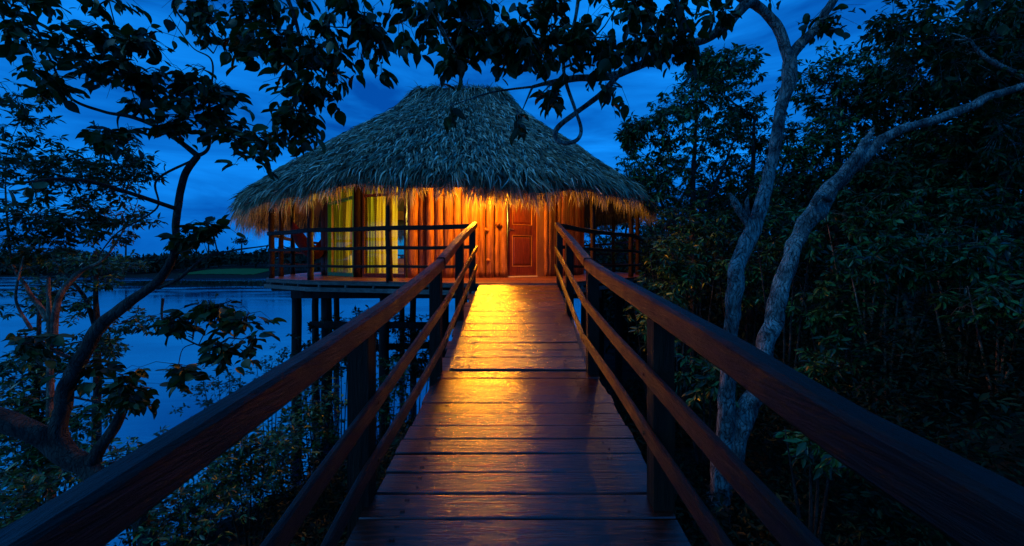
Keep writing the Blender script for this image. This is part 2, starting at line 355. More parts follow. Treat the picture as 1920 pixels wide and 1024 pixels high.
# ------------------------------------------------------------------ leaves
def leaf_template(kind):
    if kind == 'big':     # broad with a drip tip, folded along the midrib, base at origin, tip +Y
        half = [(.0, 0), (.20, .10), (.30, .30), (.29, .50), (.19, .72), (.07, .88)]
        L = [(-x, y, .22*x*(1 if y < .9 else 1)) for x, y in half[1:]]; R = [(x, y, .22*x) for x, y in half[1:]]
        mid = [(0, 0, 0), (0, .30, -.02), (0, .55, -.05), (0, 1.04, -.16)]
        v = mid + L + R      # mid 0-3, L 4-8, R 9-13
        f = [(0, 1, 5, 4), (1, 2, 6, 5), (2, 7, 6), (2, 3, 8, 7), (0, 9, 10, 1), (1, 10, 11, 2), (2, 11, 12), (2, 12, 13, 3)]
        return v, f
    if kind == 'mid':     # narrower leaf
        v = [(0, 0, 0), (-.17, .38, .05), (-.12, .72, .02), (0, 1, -.1), (.12, .72, .02), (.17, .38, .05), (0, .5, -.02)]
        f = [(0, 6, 2, 1), (6, 3, 2), (0, 5, 4, 6), (6, 4, 3)]
        return v, f
    v = [(0, 0, 0), (-.22, .45, .04), (0, 1, -.06), (.22, .45, .04)]
    return v, [(0, 3, 2, 1)]
def leaves(name, kind, pos, dirs, size, mat, parent=None):
    pos = np.asarray(pos, float); Y = nrm(np.asarray(dirs, float)); r = rng.normal(0, 1, Y.shape)
    # leaf faces mostly turned upward
    up = np.array([0, 0, 1.0]) + r*.55
    X = nrm(np.cross(Y, up)); Z = np.cross(X, Y)
    tv, tf = leaf_template(kind)
    s = np.stack([size*rng.uniform(.75, 1.25, len(pos)), size, size*rng.uniform(.4, 1.6, len(pos))], 1)
    return instanced(name, tv, tf, pos, X, Y, Z, s, mat, parent)

def blob_points(n, c, r, shell=.55):
    d = nrm(rng.normal(0, 1, (n, 3))); rad = rng.uniform(0, 1, (n, 1))**shell
    return np.array(c) + d*rad*np.array(r)

def nearest(limb_pts, p):
    d = np.linalg.norm(limb_pts[:, :3]-p, axis=1); return limb_pts[int(np.argmin(d))]

def make_tree(name, label, cat, limbs, blobs, kind, leaf, barkmat, leafmat, group=None, rough=.12, droop=.5, per=9, twig_r=.008, sides=9, rs=.84, nm=1.0):
    """limbs: lists of (px,py,Z,r); blobs: (px,py,rpx,rpy,Z,rz,n_twigs)"""
    L3 = [smooth_path([(*P(a, c, Z), r*rs) for a, c, Z, r in l], 9) for l in limbs]
    for l in L3: l[1:, :3] += np.array([mnoise.noise_vector(Vector(q)*3.5) for q in l[1:, :3]])*l[1:, 3:4]*.45
    base = L3[0][0]
    root = empty(name, tuple(base[:3]), label=label, cat=cat, group=group)
    t = MB()
    for i, l in enumerate(L3): t.tube(l[:, :3], l[:, 3], sides, rough, i*3.1+len(name))
    allp = np.concatenate([l[len(l)//4:] if len(L3) > 1 else l for l in L3])
    pos = []; dirs = []; sz = []
    for (a, c, ra, rc, Z, rz, n) in blobs:
        n = max(1, int(n*nm))
        if kind == 'big': ra, rc = ra*1.2, rc*1.05
        ctr = np.array(P(a, c, Z)); rr = (ra*Z/F, rz, rc*Z/F)
        tw = blob_points(n, ctr, rr)
        hub = ctr + rng.normal(0, .15, 3)*np.array(rr)
        a0 = nearest(allp, hub); h = np.linalg.norm(hub-a0[:3])
        if h > .1:      # a limb from the tree to the cluster
            mid = (a0[:3]+hub)/2 + rng.normal(0, .08, 3)*h + np.array([0, 0, .06*h])
            r0 = min(a0[3]*.7, .012+.02*h); pp = smooth_path([(*a0[:3], r0), (*mid, r0*.7), (*hub, max(.004, r0*.35))], 4)
            t.tube(pp[:, :3], pp[:, 3], 6, .05)
        sub = blob_points(max(2, n//7), ctr, np.array(rr)*.75)
        for s in sub:
            mid = (hub+s)/2 + rng.normal(0, .06, 3)*np.linalg.norm(hub-s)
            t.tube([hub, mid, s], [twig_r*1.3, twig_r, twig_r*.7], 5, 0, cap=False)
        for p in tw:
            q = sub[int(np.argmin(np.linalg.norm(sub-p, axis=1)))]
            v = p-q; ln = np.linalg.norm(v)+1e-6
            end = p + np.array([0, 0, -droop*.25*leaf*4])
            if kind != 'tiny': t.tube([q, (q+p)/2+np.array([0, 0, .05*ln]), end], [twig_r*.6, twig_r*.45, twig_r*.25], 4, 0, cap=False)
            k = rng.poisson(per)+2
            u = rng.uniform(.1, 1.0, k)[:, None] if kind == 'big' else rng.uniform(.7, 1.0, k)[:, None]
            bp = q+(end-q)*u
            d = nrm(rng.normal(0, 1, (k, 3))*np.array([1, 1, .5]) + .35*v/ln + np.array([0, 0, -droop]))
            pos.append(bp + d*leaf*.15); dirs.append(d); sz.append(leaf*rng.uniform(.4, 1.2, k))
    t.build('trunk', barkmat, root)
    leaves('crown', kind, np.concatenate(pos), np.concatenate(dirs), np.concatenate(sz), leafmat, root)
    return root

# ------------------------------------------------------------------ footbridge
fb = empty('footbridge', (0, 4, CZ-1.2), label='wooden footbridge with varnished planks and railings leading up to the hut door', cat='footbridge')
def H_walk(Z): return CZ - 1.451 + .0726*Z
edges = [4.42, 4.2, 3.98, 3.77, 3.59, 3.384, 3.17, 2.969, 2.777, 2.562, 2.355, 2.15]
while edges[-1] > -1.5: edges.append(edges[-1]-random.uniform(.19, .23))
def plank(z0, z1, xl, xr, hf, mat, name, th=.04, gap=.007, sag=.004):
    """one board with worn, slightly wavy edges"""
    b = MB(); n = 14; vs = []
    tl = rng.normal(0, sag, 4); ph = rng.uniform(0, 9)
    for i in range(n+1):
        u = i/n; x = xl+(xr-xl)*u
        w0 = .003*mnoise.noise(Vector((x*3, z0*7, ph))); w1 = .003*mnoise.noise(Vector((x*3, z1*7, ph+5)))
        h0 = hf(z0)+tl[0]*(1-u)+tl[1]*u + .002*mnoise.noise(Vector((x*4, ph, 0))); h1 = hf(z1)+tl[2]*(1-u)+tl[3]*u
        a = z0+gap+w0; c = z1-gap+w1; bv = .006
        vs += [(x, a, h0-th), (x, a, h0-bv), (x, a+bv, h0), (x, c-bv, h1), (x, c, h1-bv), (x, c, h1-th)]
    fs = []
    for i in range(n):
        for j in range(6):
            p, q = i*6+j, i*6+(j+1) % 6; fs.append((p, q, q+6, p+6))
    fs += [tuple(reversed(range(6))), tuple(range(n*6, n*6+6))]
    b.add(vs, fs)
    for x in (xl+.20, xr-.20, xl+.215, xr-.225):
        for q in ((z0*.72+z1*.28), (z0*.28+z1*.72)):
            if rng.random() < .8: hh = hf(q)+.002; b.tube([(x, q, hh-.004), (x, q, hh+.002)], [.006, .006], 6)
    return b.build(name, mat, fb)
for z1, z0 in zip(edges[:-1], edges[1:]):
    j = rng.normal(0, .010, 2); plank(z0, z1, -.80+j[0], .80+j[1], H_walk, M['plank'], 'plank')
def H_ramp(Z): return CZ - 1.112 + .2075*(Z-4.4)
z = 4.41
while z < 7.72:
    w = min(random.choice([.18, .22, .25, .28]), 7.76-z)
    j = rng.normal(0, .006, 2); plank(z, z+w, -.715+j[0], .715+j[1], H_ramp, M['ramp'], 'ramp_plank', .035, .011, .005); z += w
z = 4.40
while z < 7.3:
    j = rng.normal(0, .02, 2); plank(z, z+.23, -.86+j[0], .80+j[1], lambda q: H_ramp(q)-.075, M['subplank'], 'support_plank', .035, .006); z += .23
for sx in (-.55, .55):
    b = MB(); b.beam([(sx, -1.5, H_walk(-1.5)-.045), (sx, 4.42, H_walk(4.42)-.045)], .10, .18); b.build('joist', M['pile'], fb)
    b = MB(); b.beam([(sx, 4.45, H_ramp(4.45)-.12), (sx, 7.75, H_ramp(7.75)-.12)], .10, .18); b.build('joist', M['pile'], fb)
def railing(side, xin, tops, tops2, mids, lows, mids2, lows2, postZ):
    r = empty('railing', (0, 0, 0)); r.parent = fb; r.location = Vector((side*.8, 0, 1.2)); 
    wd = .078
    def seg(pts, w, h, name):
        a = np.array(pts); zz = np.linspace(a[0, 1], a[-1, 1], max(8, int((a[-1, 1]-a[0, 1])/.22))); ph = rng.uniform(0, 50)
        q = [(side*(np.interp(z, a[:, 1], a[:, 0])+w/2)+.004*mnoise.noise(Vector((z*.8, ph, 0))), z, CZ+np.interp(z, a[:, 1], a[:, 2])+.005*mnoise.noise(Vector((ph, z*.9, 0)))) for z in zz]
        b = MB(); b.beam(q, w, h, .013 if h > .1 else .008); b.build(name, M['rail'], r)
    seg(tops, wd, .115, 'handrail'); seg(tops2, wd+.012, .105, 'handrail')
    for m in (mids, mids2): seg([(a-.012, z, h) for a, z, h in m], .032, .095, 'middle_rail')
    for m in (lows, lows2): seg([(a-.012, z, h) for a, z, h in m], .032, .085, 'lower_rail')
    for Z, xx, topH, bot in postZ:
        b = MB(); g = ground_z(side*(xx+.08), Z)
        b.box((side*(xx+.076), Z, (CZ+topH+g-.6)/2), (.11, .12, CZ+topH-(g-.6)), 0, .001); b.build('post', M['post'], r)
        for rail_pts in (mids if Z < 4.42 else mids2, lows if Z < 4.42 else lows2):
            a = np.array(rail_pts); hz = CZ+np.interp(Z, a[:, 1], a[:, 2])-.045; xb = side*(np.interp(Z, a[:, 1], a[:, 0])-.012)
            b = MB(); b.tube([(xb+side*.004, Z, hz), (xb-side*.007, Z, hz)], [.011, .009], 8); b.build('bolt', M['bolt'], r)
    return r
XL = .767; XR = .68
railing(-1, XL, [(XL, -1.2, -.60), (XL, .65, -.434), (XL, 1.49, -.361), (XL, 2.6, -.240), (XL, 3.6, -.10), (XL, 4.42, .030)],
        [(XL-.006, 4.42, .040), (XL-.006, 6.1, .40), (XL-.006, 7.95, .735)],
        [(XL, -1.2, -1.07), (XL, 1.3, -.868), (XL, 1.515, -.776-.05), (XL, 3.0, -.62), (XL, 4.45, -.41)],
        [(XL, -1.2, -1.38), (XL, 1.695, -1.13), (XL, 2.0, -1.05), (XL, 3.2, -.95), (XL, 4.5, -.79)],
        [(XL, 4.46, -.405), (XL, 7.9, .30)], [(XL, 4.51, -.785), (XL, 7.9, -.05)],
        [(2.3, XL, -.39, 0), (4.36, XL, -.08, 0), (6.1, XL, .29, 0), (7.82, XL, .60, 0)])
railing(1, XR, [(XR, -1.2, -.47), (XR, .574, -.335), (XR, .954, -.317), (XR, 1.455, -.253), (XR, 3.06, -.115), (XR, 4.42, .028)],
        [(XR-.004, 4.42, .036), (XR-.004, 6.2, .39), (XR-.004, 7.95, .725)],
        [(XR, -1.2, -.83), (XR, .963, -.643), (XR, 3.06, -.50), (XR, 4.45, -.368)],
        [(XR, -1.2, -1.12), (XR, 1.374, -.917), (XR, 3.06, -.822), (XR, 4.5, -.765)],
        [(XR, 4.46, -.366), (XR, 7.9, .285)], [(XR, 4.51, -.762), (XR, 7.9, -.05)],
        [(2.27, XR, -.31, 0), (4.36, XR, -.08, 0), (6.3, XR, .31, 0), (7.82, XR, .58, 0)])

# ------------------------------------------------------------------ hut
hut = empty('thatched_hut', (HC[0], HC[1], DK), label='round log hut on stilts with shaggy thatched roof, veranda and lit front', cat='hut')
poly = [(-.78, 7.78), (.78, 7.78), (1.75, 9.4), (3.02, 10.85), (3.8, 12.8), (3.8, 16), (2, 19.3), (-2, 20.3), (-5.6, 19), (-7.4, 15.8), (-6.95, 12.9), (-6.0, 10.15), (-4.45, 9.0), (-2.56, 8.42)]
def inset(poly, k): return [(HC[0]+(x-HC[0])*k, HC[1]+(y-HC[1])*k) for x, y in poly]
def slab(poly, z1, z0, name, mat, parent):
    b = MB(); n = len(poly)
    v = [(x, y, z1) for x, y in poly]+[(x, y, z0) for x, y in poly]
    f = [tuple(range(n)), tuple(reversed(range(n, 2*n)))]+[(i, i+n, (i+1) % n+n, (i+1) % n) for i in range(n)]
    b.add(v, f); return b.build(name, mat, parent)
dm = slab(poly, DK-.02, DK-.09, 'deck_frame', M['fascia'], hut)
# floor boards running across (clipped to the outline)
b = MB(); y = 7.80
def span(y):
    xs_ = []
    for (xa, ya), (xb, yb) in zip(poly, poly[1:]+poly[:1]):
        if (ya-y)*(yb-y) < 0: xs_.append(xa+(xb-xa)*(y-ya)/(yb-ya))
    return (min(xs_), max(xs_)) if len(xs_) >= 2 else None
while y < 20.1:
    s0, s1 = span(y+.003), span(min(y+.138, 20.25))
    if s0 and s1:
        h = DK+rng.normal(0, .0012)
        v = [(s0[0]-.02, y, h), (s0[1]+.02, y, h), (s1[1]+.02, y+.138, h), (s1[0]-.02, y+.138, h)]
        v += [(a, c, h-.018) for a, c, _ in v]
        b.add(v, [(0, 1, 2, 3), (0, 4, 5, 1), (1, 5, 6, 2), (2, 6, 7, 3), (3, 7, 4, 0)])
    y += .145
b.build('veranda_floor', M['deck'], hut)
b = MB()
for (p, q) in list(zip(poly, poly[1:]+poly[:1])):
    k = 1.004
    A = (HC[0]+(p[0]-HC[0])*k, HC[1]+(p[1]-HC[1])*k); B = (HC[0]+(q[0]-HC[0])*k, HC[1]+(q[1]-HC[1])*k)
    L = math.hypot(B[0]-A[0], B[1]-A[1]); a = math.atan2(B[1]-A[1], B[0]-A[0]); c = ((A[0]+B[0])/2, (A[1]+B[1])/2)
    b.box((c[0], c[1], DK-.185), (L+.03, .04, .085), a, .002)
    nb = max(2, int(L/.5))
    for i in range(nb): 
        u = (i+.5)/nb; b.box((A[0]+(B[0]-A[0])*u, A[1]+(B[1]-A[1])*u, DK-.115), (.035, .05, .05), a)
b.build('deck_edging', M['fascia'], hut)
# beams + piles below
for yb in (9.2, 11.5, 14, 16.5, 18.7):
    s = span(yb); b = MB(); b.beam([(s[0]-.15, yb, DK-.235), (s[1]+.15, yb, DK-.235)], .14, .16); b.build('floor_beam', M['pile'], hut)
for (x, y) in [(-5.3, 10.2), (-4.2, 9.35), (-2.9, 9.2), (-1.6, 9.2), (-.5, 8.4), (.5, 8.4), (1.5, 9.4), (2.7, 11.5), (-5.9, 12.4), (-3.6, 11.6), (-1.5, 11.5), (.8, 11.6), (-6.4, 15), (-3.5, 14.2), (-.5, 14), (2.8, 14.5), (-4.8, 17.6), (-2, 17.8), (.8, 17.6)]:
    b = MB(); r = random.uniform(.085, .13); z0 = min(-1.2, ground_z(x, y)-.5)
    zz = np.linspace(z0, DK-.23, 9); b.tube([(x+rng.normal(0, .008), y+rng.normal(0, .008), q) for q in zz], [r*(1.1-.02*i) for i in range(9)], 12, .08, x)
    b.build('pile', M['pile'], hut)
b = MB(); b.beam([(-4.5, 9.22, CZ-1.3), (-1.3, 9.22, CZ-1.32)], .08, .14); b.build('brace', M['pile'], hut)
b = MB(); b.beam([(-4.0, 10.2, CZ-2.0), (-.6, 10.2, CZ-1.9)], .08, .14); b.build('brace', M['pile'], hut)

# veranda posts and rails
def rough_post(x, y, z0, z1, r, mat, parent, name='post', lean=0):
    b = MB(); n = 16; zz = np.linspace(z0, z1, n)
    wob = np.cumsum(rng.normal(0, .004, (n, 2)), 0)
    b.tube([(x+wob[i, 0]+lean*(i/n), y+wob[i, 1], zz[i]) for i in range(n)], [r*(1.05-.01*i)*(1+rng.normal(0, .03)) for i in range(n)], 14, .10, x*7)
    return b.build(name, mat, parent)
vr = empty('veranda_railing'); vr.parent = hut; vr.location = (0, 0, 0)
RH = DK+1.10
posts = [(-2.56, 8.47), (-4.42, 9.07), (-5.9, 10.2), (-6.28, 11.3), (-6.85, 12.95), (-7.2, 15.7), (-5.5, 18.8), (1.68, 9.62), (2.88, 10.95), (3.6, 12.9), (3.55, 15.9)]
for (x, y) in posts: rough_post(x, y, DK-.02, CZ+max(1.5, min(2.3, 1.62+(6.1-math.hypot(x-HC[0], y-HC[1]))*.5-.12)), .062, M['post'], vr)
left = [(-.80, 7.95), (-2.56, 8.42), (-4.42, 9.02), (-5.95, 10.17), (-6.33, 11.3), (-6.92, 12.95), (-7.3, 15.7), (-5.55, 18.9), (-2, 20.15), (1.9, 19.2)]
right = [(.80, 7.95), (1.72, 9.54), (2.95, 10.9), (3.7, 12.85), (3.65, 15.9), (1.9, 19.2)]
for chain in (left, right):
    for hh, ht, nm in ((1.10, .085, 'top_rail'), (.70, .065, 'middle_rail'), (.33, .055, 'lower_rail')):
        for p, q in zip(chain[:-1], chain[1:]):
            b = MB(); b.beam([(p[0], p[1], DK+hh), ((p[0]+q[0])/2, (p[1]+q[1])/2, DK+hh-.012), (q[0], q[1], DK+hh)], .05 if nm != 'top_rail' else .08, ht)
            b.build(nm, M['post'], vr)

# ---- log wall (round) with door and window openings
RW = 4.0
def az_px(px, R=RW):
    k = (px-CX)/F; a = k*k+1; bb = -2*(k*HC[0]+HC[1]); c = HC[0]**2+HC[1]**2-R*R
    Z = (-bb-math.sqrt(max(0, bb*bb-4*a*c)))/(2*a); return math.atan2(Z-HC[1], k*Z-HC[0])
def on(a, R=RW, z=DK): return (HC[0]+R*math.cos(a), HC[1]+R*math.sin(a), z)
WT = CZ+2.35
a_win0, a_win1 = az_px(616), az_px(762)           # glazed bay
a_d0, a_d1 = az_px(951), az_px(1006)              # door
a_t1 = az_px(1018)
def norm_a(a):
    while a < -math.pi: a += 2*math.pi
    while a > math.pi: a -= 2*math.pi
    return a
LB, LR = 'log', 'logr'
spans_open = [(a_win0, a_win1), (a_d0-.002, a_t1)]
back_open = [(1.15, 1.75), (2.0, 2.5)]
def fill(a0, a1, dia, mk, jr=.11):
    mb = MB()
    k_ = max(2, int((a1-a0)/.06)+1); ar = [a0+(a1-a0)*i/k_ for i in range(k_+1)]; ln_ = MB()
    ln_.add([on(q, RW-rr_, z) for q in ar for rr_ in (.045, .075) for z in (DK, WT)], [f for i in range(k_) for f in ((4*i, 4*i+4, 4*i+5, 4*i+1), (4*i+2, 4*i+3, 4*i+7, 4*i+6))]); ln_.build('wall_lining', M['post'], hut)
    n = max(1, round((a1-a0)*RW/dia)); st = (a1-a0)/n
    for i in range(n):
        a = a0+(i+.5)*st; r = st*RW/2*1.10*(1+min(.2, max(-.12, rng.normal(0, jr)))); m = 18
        zz = np.linspace(DK, WT, m); wob = np.cumsum(rng.normal(0, .0022, (m, 2)), 0)
        bx, by, _ = on(a, RW+rng.normal(0, .03))
        kn = rng.integers(3, m-2); rr = [r*(1+.015*rng.normal()) for _ in range(m)]; rr[kn] *= 1.10
        mb.tube([(bx+wob[k, 0], by+wob[k, 1], zz[k]) for k in range(m)], rr, 14, .07, i*1.7+a*9)
    mb.build('log_wall', M[mk], hut)
a_b = az_px(784)
fill(a_win1+.005, a_b, .21, LB)
fill(a_b, az_px(897), .205, LB)
fill(az_px(897), az_px(938), .19, LB, .14)
fill(az_px(938), a_d0-.004, .24, LB, .01)
fill(a_t1, az_px(1046), .13, LB)
fill(az_px(1046), .55, .17, LR)
fill(.55, 1.10, .22, LR); fill(1.80, 1.98, .2, LR); fill(2.52, norm_a(a_win0)+2*math.pi-.01, .22, LR)
# room shell: floor disc, ceiling lining behind the thatch is the roof underside
n = 48; b = MB(); b.add([(HC[0]+3.9*math.cos(2*math.pi*i/n), HC[1]+3.9*math.sin(2*math.pi*i/n), DK+.012) for i in range(n)], [tuple(range(n))]); b.build('room_floor', M['deck'], hut)
# snags on the peeled trunks left of the door
b = MB()
for (px, py, dx, dy) in ((918, 432, -.10, .10), (932, 420, .08, .09), (918, 488, -.05, .06)):
    a = az_px(px, RW+.10); q = on(a, RW+.09, CZ+(CY-py)*10.5/F)
    b.tube([q, (q[0]+dx*.5, q[1]-.05, q[2]-dy*.2), (q[0]+dx, q[1]-.09, q[2]+dy*.4)], [.055, .05, .028], 9, .2)
b.build('branch_stub', M['log'], hut)

# door: flat leaf between its two jambs
def frame_between(a0, a1, R=RW):
    A = Vector(on(a0, R)); B = Vector(on(a1, R)); u = (B-A); w = u.length; u.normalize(); n = Vector((u.y, -u.x, 0)); return A, u, n, w
A, U, NV, w = frame_between(a_d0, a_d1)
if NV.y > 0: NV = -NV
def pbox(mb, x0, x1, z0, z1, d0, d1, bev=0):
    """box in door/window plane: x along, z up, d out of the wall"""
    v = []
    for x in (x0, x1):
        for z in (z0, z1):
            for d in (d0, d1): v.append(tuple(A+U*x+NV*d+Vector((0, 0, z))))
    if bev:     # raised panel with sloped edge
        v[1] = tuple(A+U*(x0+bev)+NV*d1+Vector((0, 0, z0+bev))); v[3] = tuple(A+U*(x0+bev)+NV*d1+Vector((0, 0, z1-bev)))
        v[5] = tuple(A+U*(x1-bev)+NV*d1+Vector((0, 0, z0+bev))); v[7] = tuple(A+U*(x1-bev)+NV*d1+Vector((0, 0, z1-bev)))
    mb.add(v, [(0, 1, 3, 2), (4, 6, 7, 5), (0, 4, 5, 1), (2, 3, 7, 6), (0, 2, 6, 4), (1, 5, 7, 3)])
door = empty('door'); door.parent = hut
dh = 2.42
b = MB(); pbox(b, .015, w-.015, .03, dh, -.05, -.02)
for x0, x1 in ((.015, .14), (w-.14, w-.015)): pbox(b, x0, x1, .03, dh, -.0205, .005)
for z0, z1 in ((.03, .26), (1.07, 1.32), (2.27, dh)): pbox(b, .142, w-.142, z0, z1, -.0205, .003)
b.build('door_leaf', M['door'], door)
for z0, z1 in ((.29, 1.04), (1.35, 2.25)):
    b = MB(); pbox(b, .16, w-.16, z0, z1, -.02, .004, .05); b.build('panel', M['door'], door)
    m_ = MB()
    for q in ((.142, .158, z0-.02, z1+.02), (w-.158, w-.142, z0-.02, z1+.02)): pbox(m_, *q, -.0195, .012)
    for q in ((.142, w-.142, z0-.024, z0-.008), (.142, w-.142, z1+.008, z1+.024)): pbox(m_, *q, -.0195, .0115)
    m_.build('moulding', M['trim'], door)
b = MB(); pbox(b, .055, .075, 1.16, 1.24, .005, .02); pbox(b, .06, .17, 1.20, 1.215, .03, .045); pbox(b, .06, .075, 1.195, 1.22, .02, .03); b.build('handle', M['metal'], door)
b = MB(); pbox(b, 0, w, 0, .026, -.04, .05); b.build('threshold', plain('pale_sill', (.75, .62, .40), .4), door)
A, U, NV, w2 = frame_between(a_d1, a_t1)
if NV.y > 0: NV = -NV
b = MB(); pbox(b, -.01, w2+.02, 0, 2.45, -.05, .035); b.build('door_frame', M['trim'], door)

# windows with curtains
def window(a0, a1, curtains, label, framemat):
    global A, U, NV
    A, U, NV, w = frame_between(a0, a1)
    if NV.y > 0: NV = -NV
    wo = empty('window'); wo.parent = hut
    if label: wo['label'] = label
    b = MB()
    for x0, x1 in ((0, .05), (w-.05, w)): pbox(b, x0, x1, 0, 2.4, -.06, .03)
    for z0, z1 in ((0.0, .09), (2.02, 2.09), (2.33, 2.4)): pbox(b, .051, w-.051, z0, z1, -.055, .025)
    b.build('window_frame', framemat, wo)
    b = MB(); pbox(b, .05, w-.05, .09, 2.33, -.02, -.014); b.build('pane', M['glass'], wo)
    for (u0, u1, mat, depth) in curtains:
        n = max(10, int((u1-u0)*w/.012)); vs = []; m = 10
        ph = rng.uniform(0, 6)
        for j in range(m+1):
            z = .10+j/m*2.25; gather = 1-.10*math.sin(math.pi*j/m)
            for i in range(n+1):
                u = i/n; x = (u0+u1)/2*w+(u-.5)*(u1-u0)*w*gather
                d = -.10-depth+.030*math.sin(u*(u1-u0)*w*55+ph+.5*math.sin(z*1.5))+.012*math.sin(u*90*(u1-u0)*w+z)
                vs.append(tuple(A+U*x+NV*d+Vector((0, 0, z))))
        fs = [(j*(n+1)+i, j*(n+1)+i+1, (j+1)*(n+1)+i+1, (j+1)*(n+1)+i) for j in range(m) for i in range(n)]
        b = MB(); b.add(vs, fs, True); b.build('curtain', mat, wo)
    return wo
aw = az_px(664), az_px(681)
window(a_win0, aw[0], [(.02, .70, M['sheer'], .03), (.50, .70, M['curtain'], -.03), (.84, 1.0, M['curtain'], -.02)], 'glazed bay with green frame and olive curtain', M['green'])
window(aw[1], a_win1, [(.0, .34, M['sheer'], .04), (.22, .52, M['curtain'], -.02), (.60, .78, M['curtain'], -.02)], 'glazed bay with mustard curtains drawn half open', M['logr'])
b = MB(); a_m = (aw[0]+aw[1])/2; q = on(a_m, RW); b.tube([(q[0], q[1], z) for z in np.linspace(DK, WT, 12)], [.125]*12, 14, .06); b.build('log_wall', M['post'], hut)
for a0, a1 in back_open:
    A, U, NV, w = frame_between(a0, a1); wo = empty('window'); wo.parent = hut
    b = MB()
    for x0, x1 in ((0, .06), (w-.06, w), (w/2-.03, w/2+.03)): pbox(b, x0, x1, .0, 2.4, -.05, .05)
    for z0, z1 in ((0, .5), (2.05, 2.4)): pbox(b, .061, w/2-.031, z0, z1, -.04, .04); pbox(b, w/2+.031, w-.061, z0, z1, -.04, .04)
    b.build('window_frame', M['logr'], wo)
    b = MB(); pbox(b, .05, w-.05, .5, 2.05, -.004, .004); b.build('pane', M['glass'], wo)

# ---- roof
prof = np.array([(.05, 5.84), (.28, 5.68), (.62, 5.34), (.98, 4.98), (1.55, 4.60), (2.35, 4.10), (3.3, 3.52), (4.3, 2.88), (5.2, 2.30), (5.85, 1.90), (6.15, 1.62)])  # (depth half-axis, height)
seg = np.concatenate([[0], np.cumsum(np.linalg.norm(np.diff(prof, axis=0), axis=1))]); TL = seg[-1]
def roof_pt(s, a, off=0):
    """s: metres down the slope from the ridge (array), a: azimuth"""
    b_ = np.interp(s, seg, prof[:, 0]); h = np.interp(s, seg, prof[:, 1]); t = np.clip(s/TL, 0, 1)
    ax = b_ + 1.30*(1-t)**.9 - .0*t
    lf = np.clip(-np.cos(a), 0, 1)**1.1 * t**4          # the eave droops on the lake side
    rt = np.clip(np.cos(a), 0, 1)**2 * t**4
    x = HC[0] + ax*np.cos(a)*(1 + 0*t); y = HC[1] + b_*np.sin(a)
    z = CZ + h - .27*lf + .05*rt + .06*np.sin(a*7+1.3)*t + .04*np.sin(a*17)*t
    return np.stack([x, y, z], -1)
def lump(p): return np.array([mnoise.noise(Vector(q)*1.1) for q in p])
na, ns = 96, 18
A_, S_ = np.meshgrid(np.linspace(0, 2*np.pi, na, endpoint=False), np.linspace(0, TL, ns))
base = roof_pt(S_.ravel(), A_.ravel()); base[:, 2] -= .05
inner = base.copy(); inner[:, 2] -= .14
v = np.concatenate([base, inner]); k = na*ns; fs = []
for j in range(ns-1):
    for i in range(na):
        a_, c_ = j*na+i, j*na+(i+1) % na
        fs.append((a_, c_, c_+na, a_+na)); fs.append((k+a_, k+a_+na, k+c_+na, k+c_))
for i in range(na):
    a_, c_ = (ns-1)*na+i, (ns-1)*na+(i+1) % na; fs.append((a_, c_, k+c_, k+a_))
fs.append(tuple(reversed(range(na))))
b = MB(); b.add(v, fs, True); roof = b.build('roof', M['under'], hut)
# blades of palm thatch, laid in courses down the slope
nb = 52000
s = TL*np.sqrt(rng.uniform(.0, 1, nb))*.985; a = rng.uniform(0, 2*np.pi, nb)
course = .24; s = np.clip((np.floor(s/course+rng.normal(0, .15, nb))*course) + rng.uniform(-.06, .10, nb), 0, TL*.99)
p0 = roof_pt(s, a); p1 = roof_pt(np.minimum(s+.05, TL), a); pa = roof_pt(s, a+.01)
D = nrm(p1-p0); T = nrm(pa-p0); Nn = nrm(np.cross(T, D)); Nn[Nn[:, 2] < 0] *= -1
D[s > TL-.06] = nrm(D[s > TL-.06]+np.array([0, 0, -.3]))
clump = np.sin(a*23+s*3)*.10+np.sin(a*57+s*7.0)*.07
Y = nrm(D + T*(rng.normal(0, .17, (nb, 1))+clump[:, None]) + Nn*(rng.uniform(-.02, .22, (nb, 1))) + np.array([0, 0, -.02]))
X = nrm(np.cross(Y, Nn + rng.normal(0, .75, (nb, 3)))); Zv = np.cross(X, Y)
tv = [(-.5, 0, 0), (.5, 0, 0), (.42, .55, .06), (-.42, .55, .06), (0, 1, -.10)]; tf = [(0, 1, 2, 3), (3, 2, 4)]
ln = rng.uniform(.30, .66, nb); wd = rng.uniform(.016, .046, nb)
pos = p0 + Nn*(rng.uniform(-.02, .06, (nb, 1))+.03*lump(p0*1.0)[:, None])
instanced('thatch', tv, tf, pos, X, Y, Zv, np.stack([wd, ln, ln], 1), M['thatch'], roof)
# ragged fringe hanging from the eave, several layers deep
nf = 14000
a = rng.uniform(0, 2*np.pi, nf); back = rng.uniform(0, 1, nf)**2.2*.8
p0 = roof_pt(TL-back, a); p1 = roof_pt(np.minimum(TL-back+.05, TL), a); outw = np.stack([np.cos(a), np.sin(a), 0*a], 1)
p0[:, 2] -= rng.uniform(.0, .10, nf)
tuft = .5+.5*np.sin(a*41+2*np.sin(a*13)); 
Y = nrm(outw*rng.uniform(.0, .55, (nf, 1)) + np.stack([-np.sin(a), np.cos(a), 0*a], 1)*rng.normal(0, .17, (nf, 1)) + np.array([0, 0, -1.0]))
X = nrm(np.cross(Y, outw+rng.normal(0, .5, (nf, 3)))); Zv = np.cross(X, Y)
ln = rng.uniform(.16, .56, nf)*(.55+.65*tuft)+back*.34; ln *= 1+.25*np.clip(-np.cos(a), 0, 1)**2; wd = rng.uniform(.014, .036, nf)
mt_ = np.zeros(nf, bool)
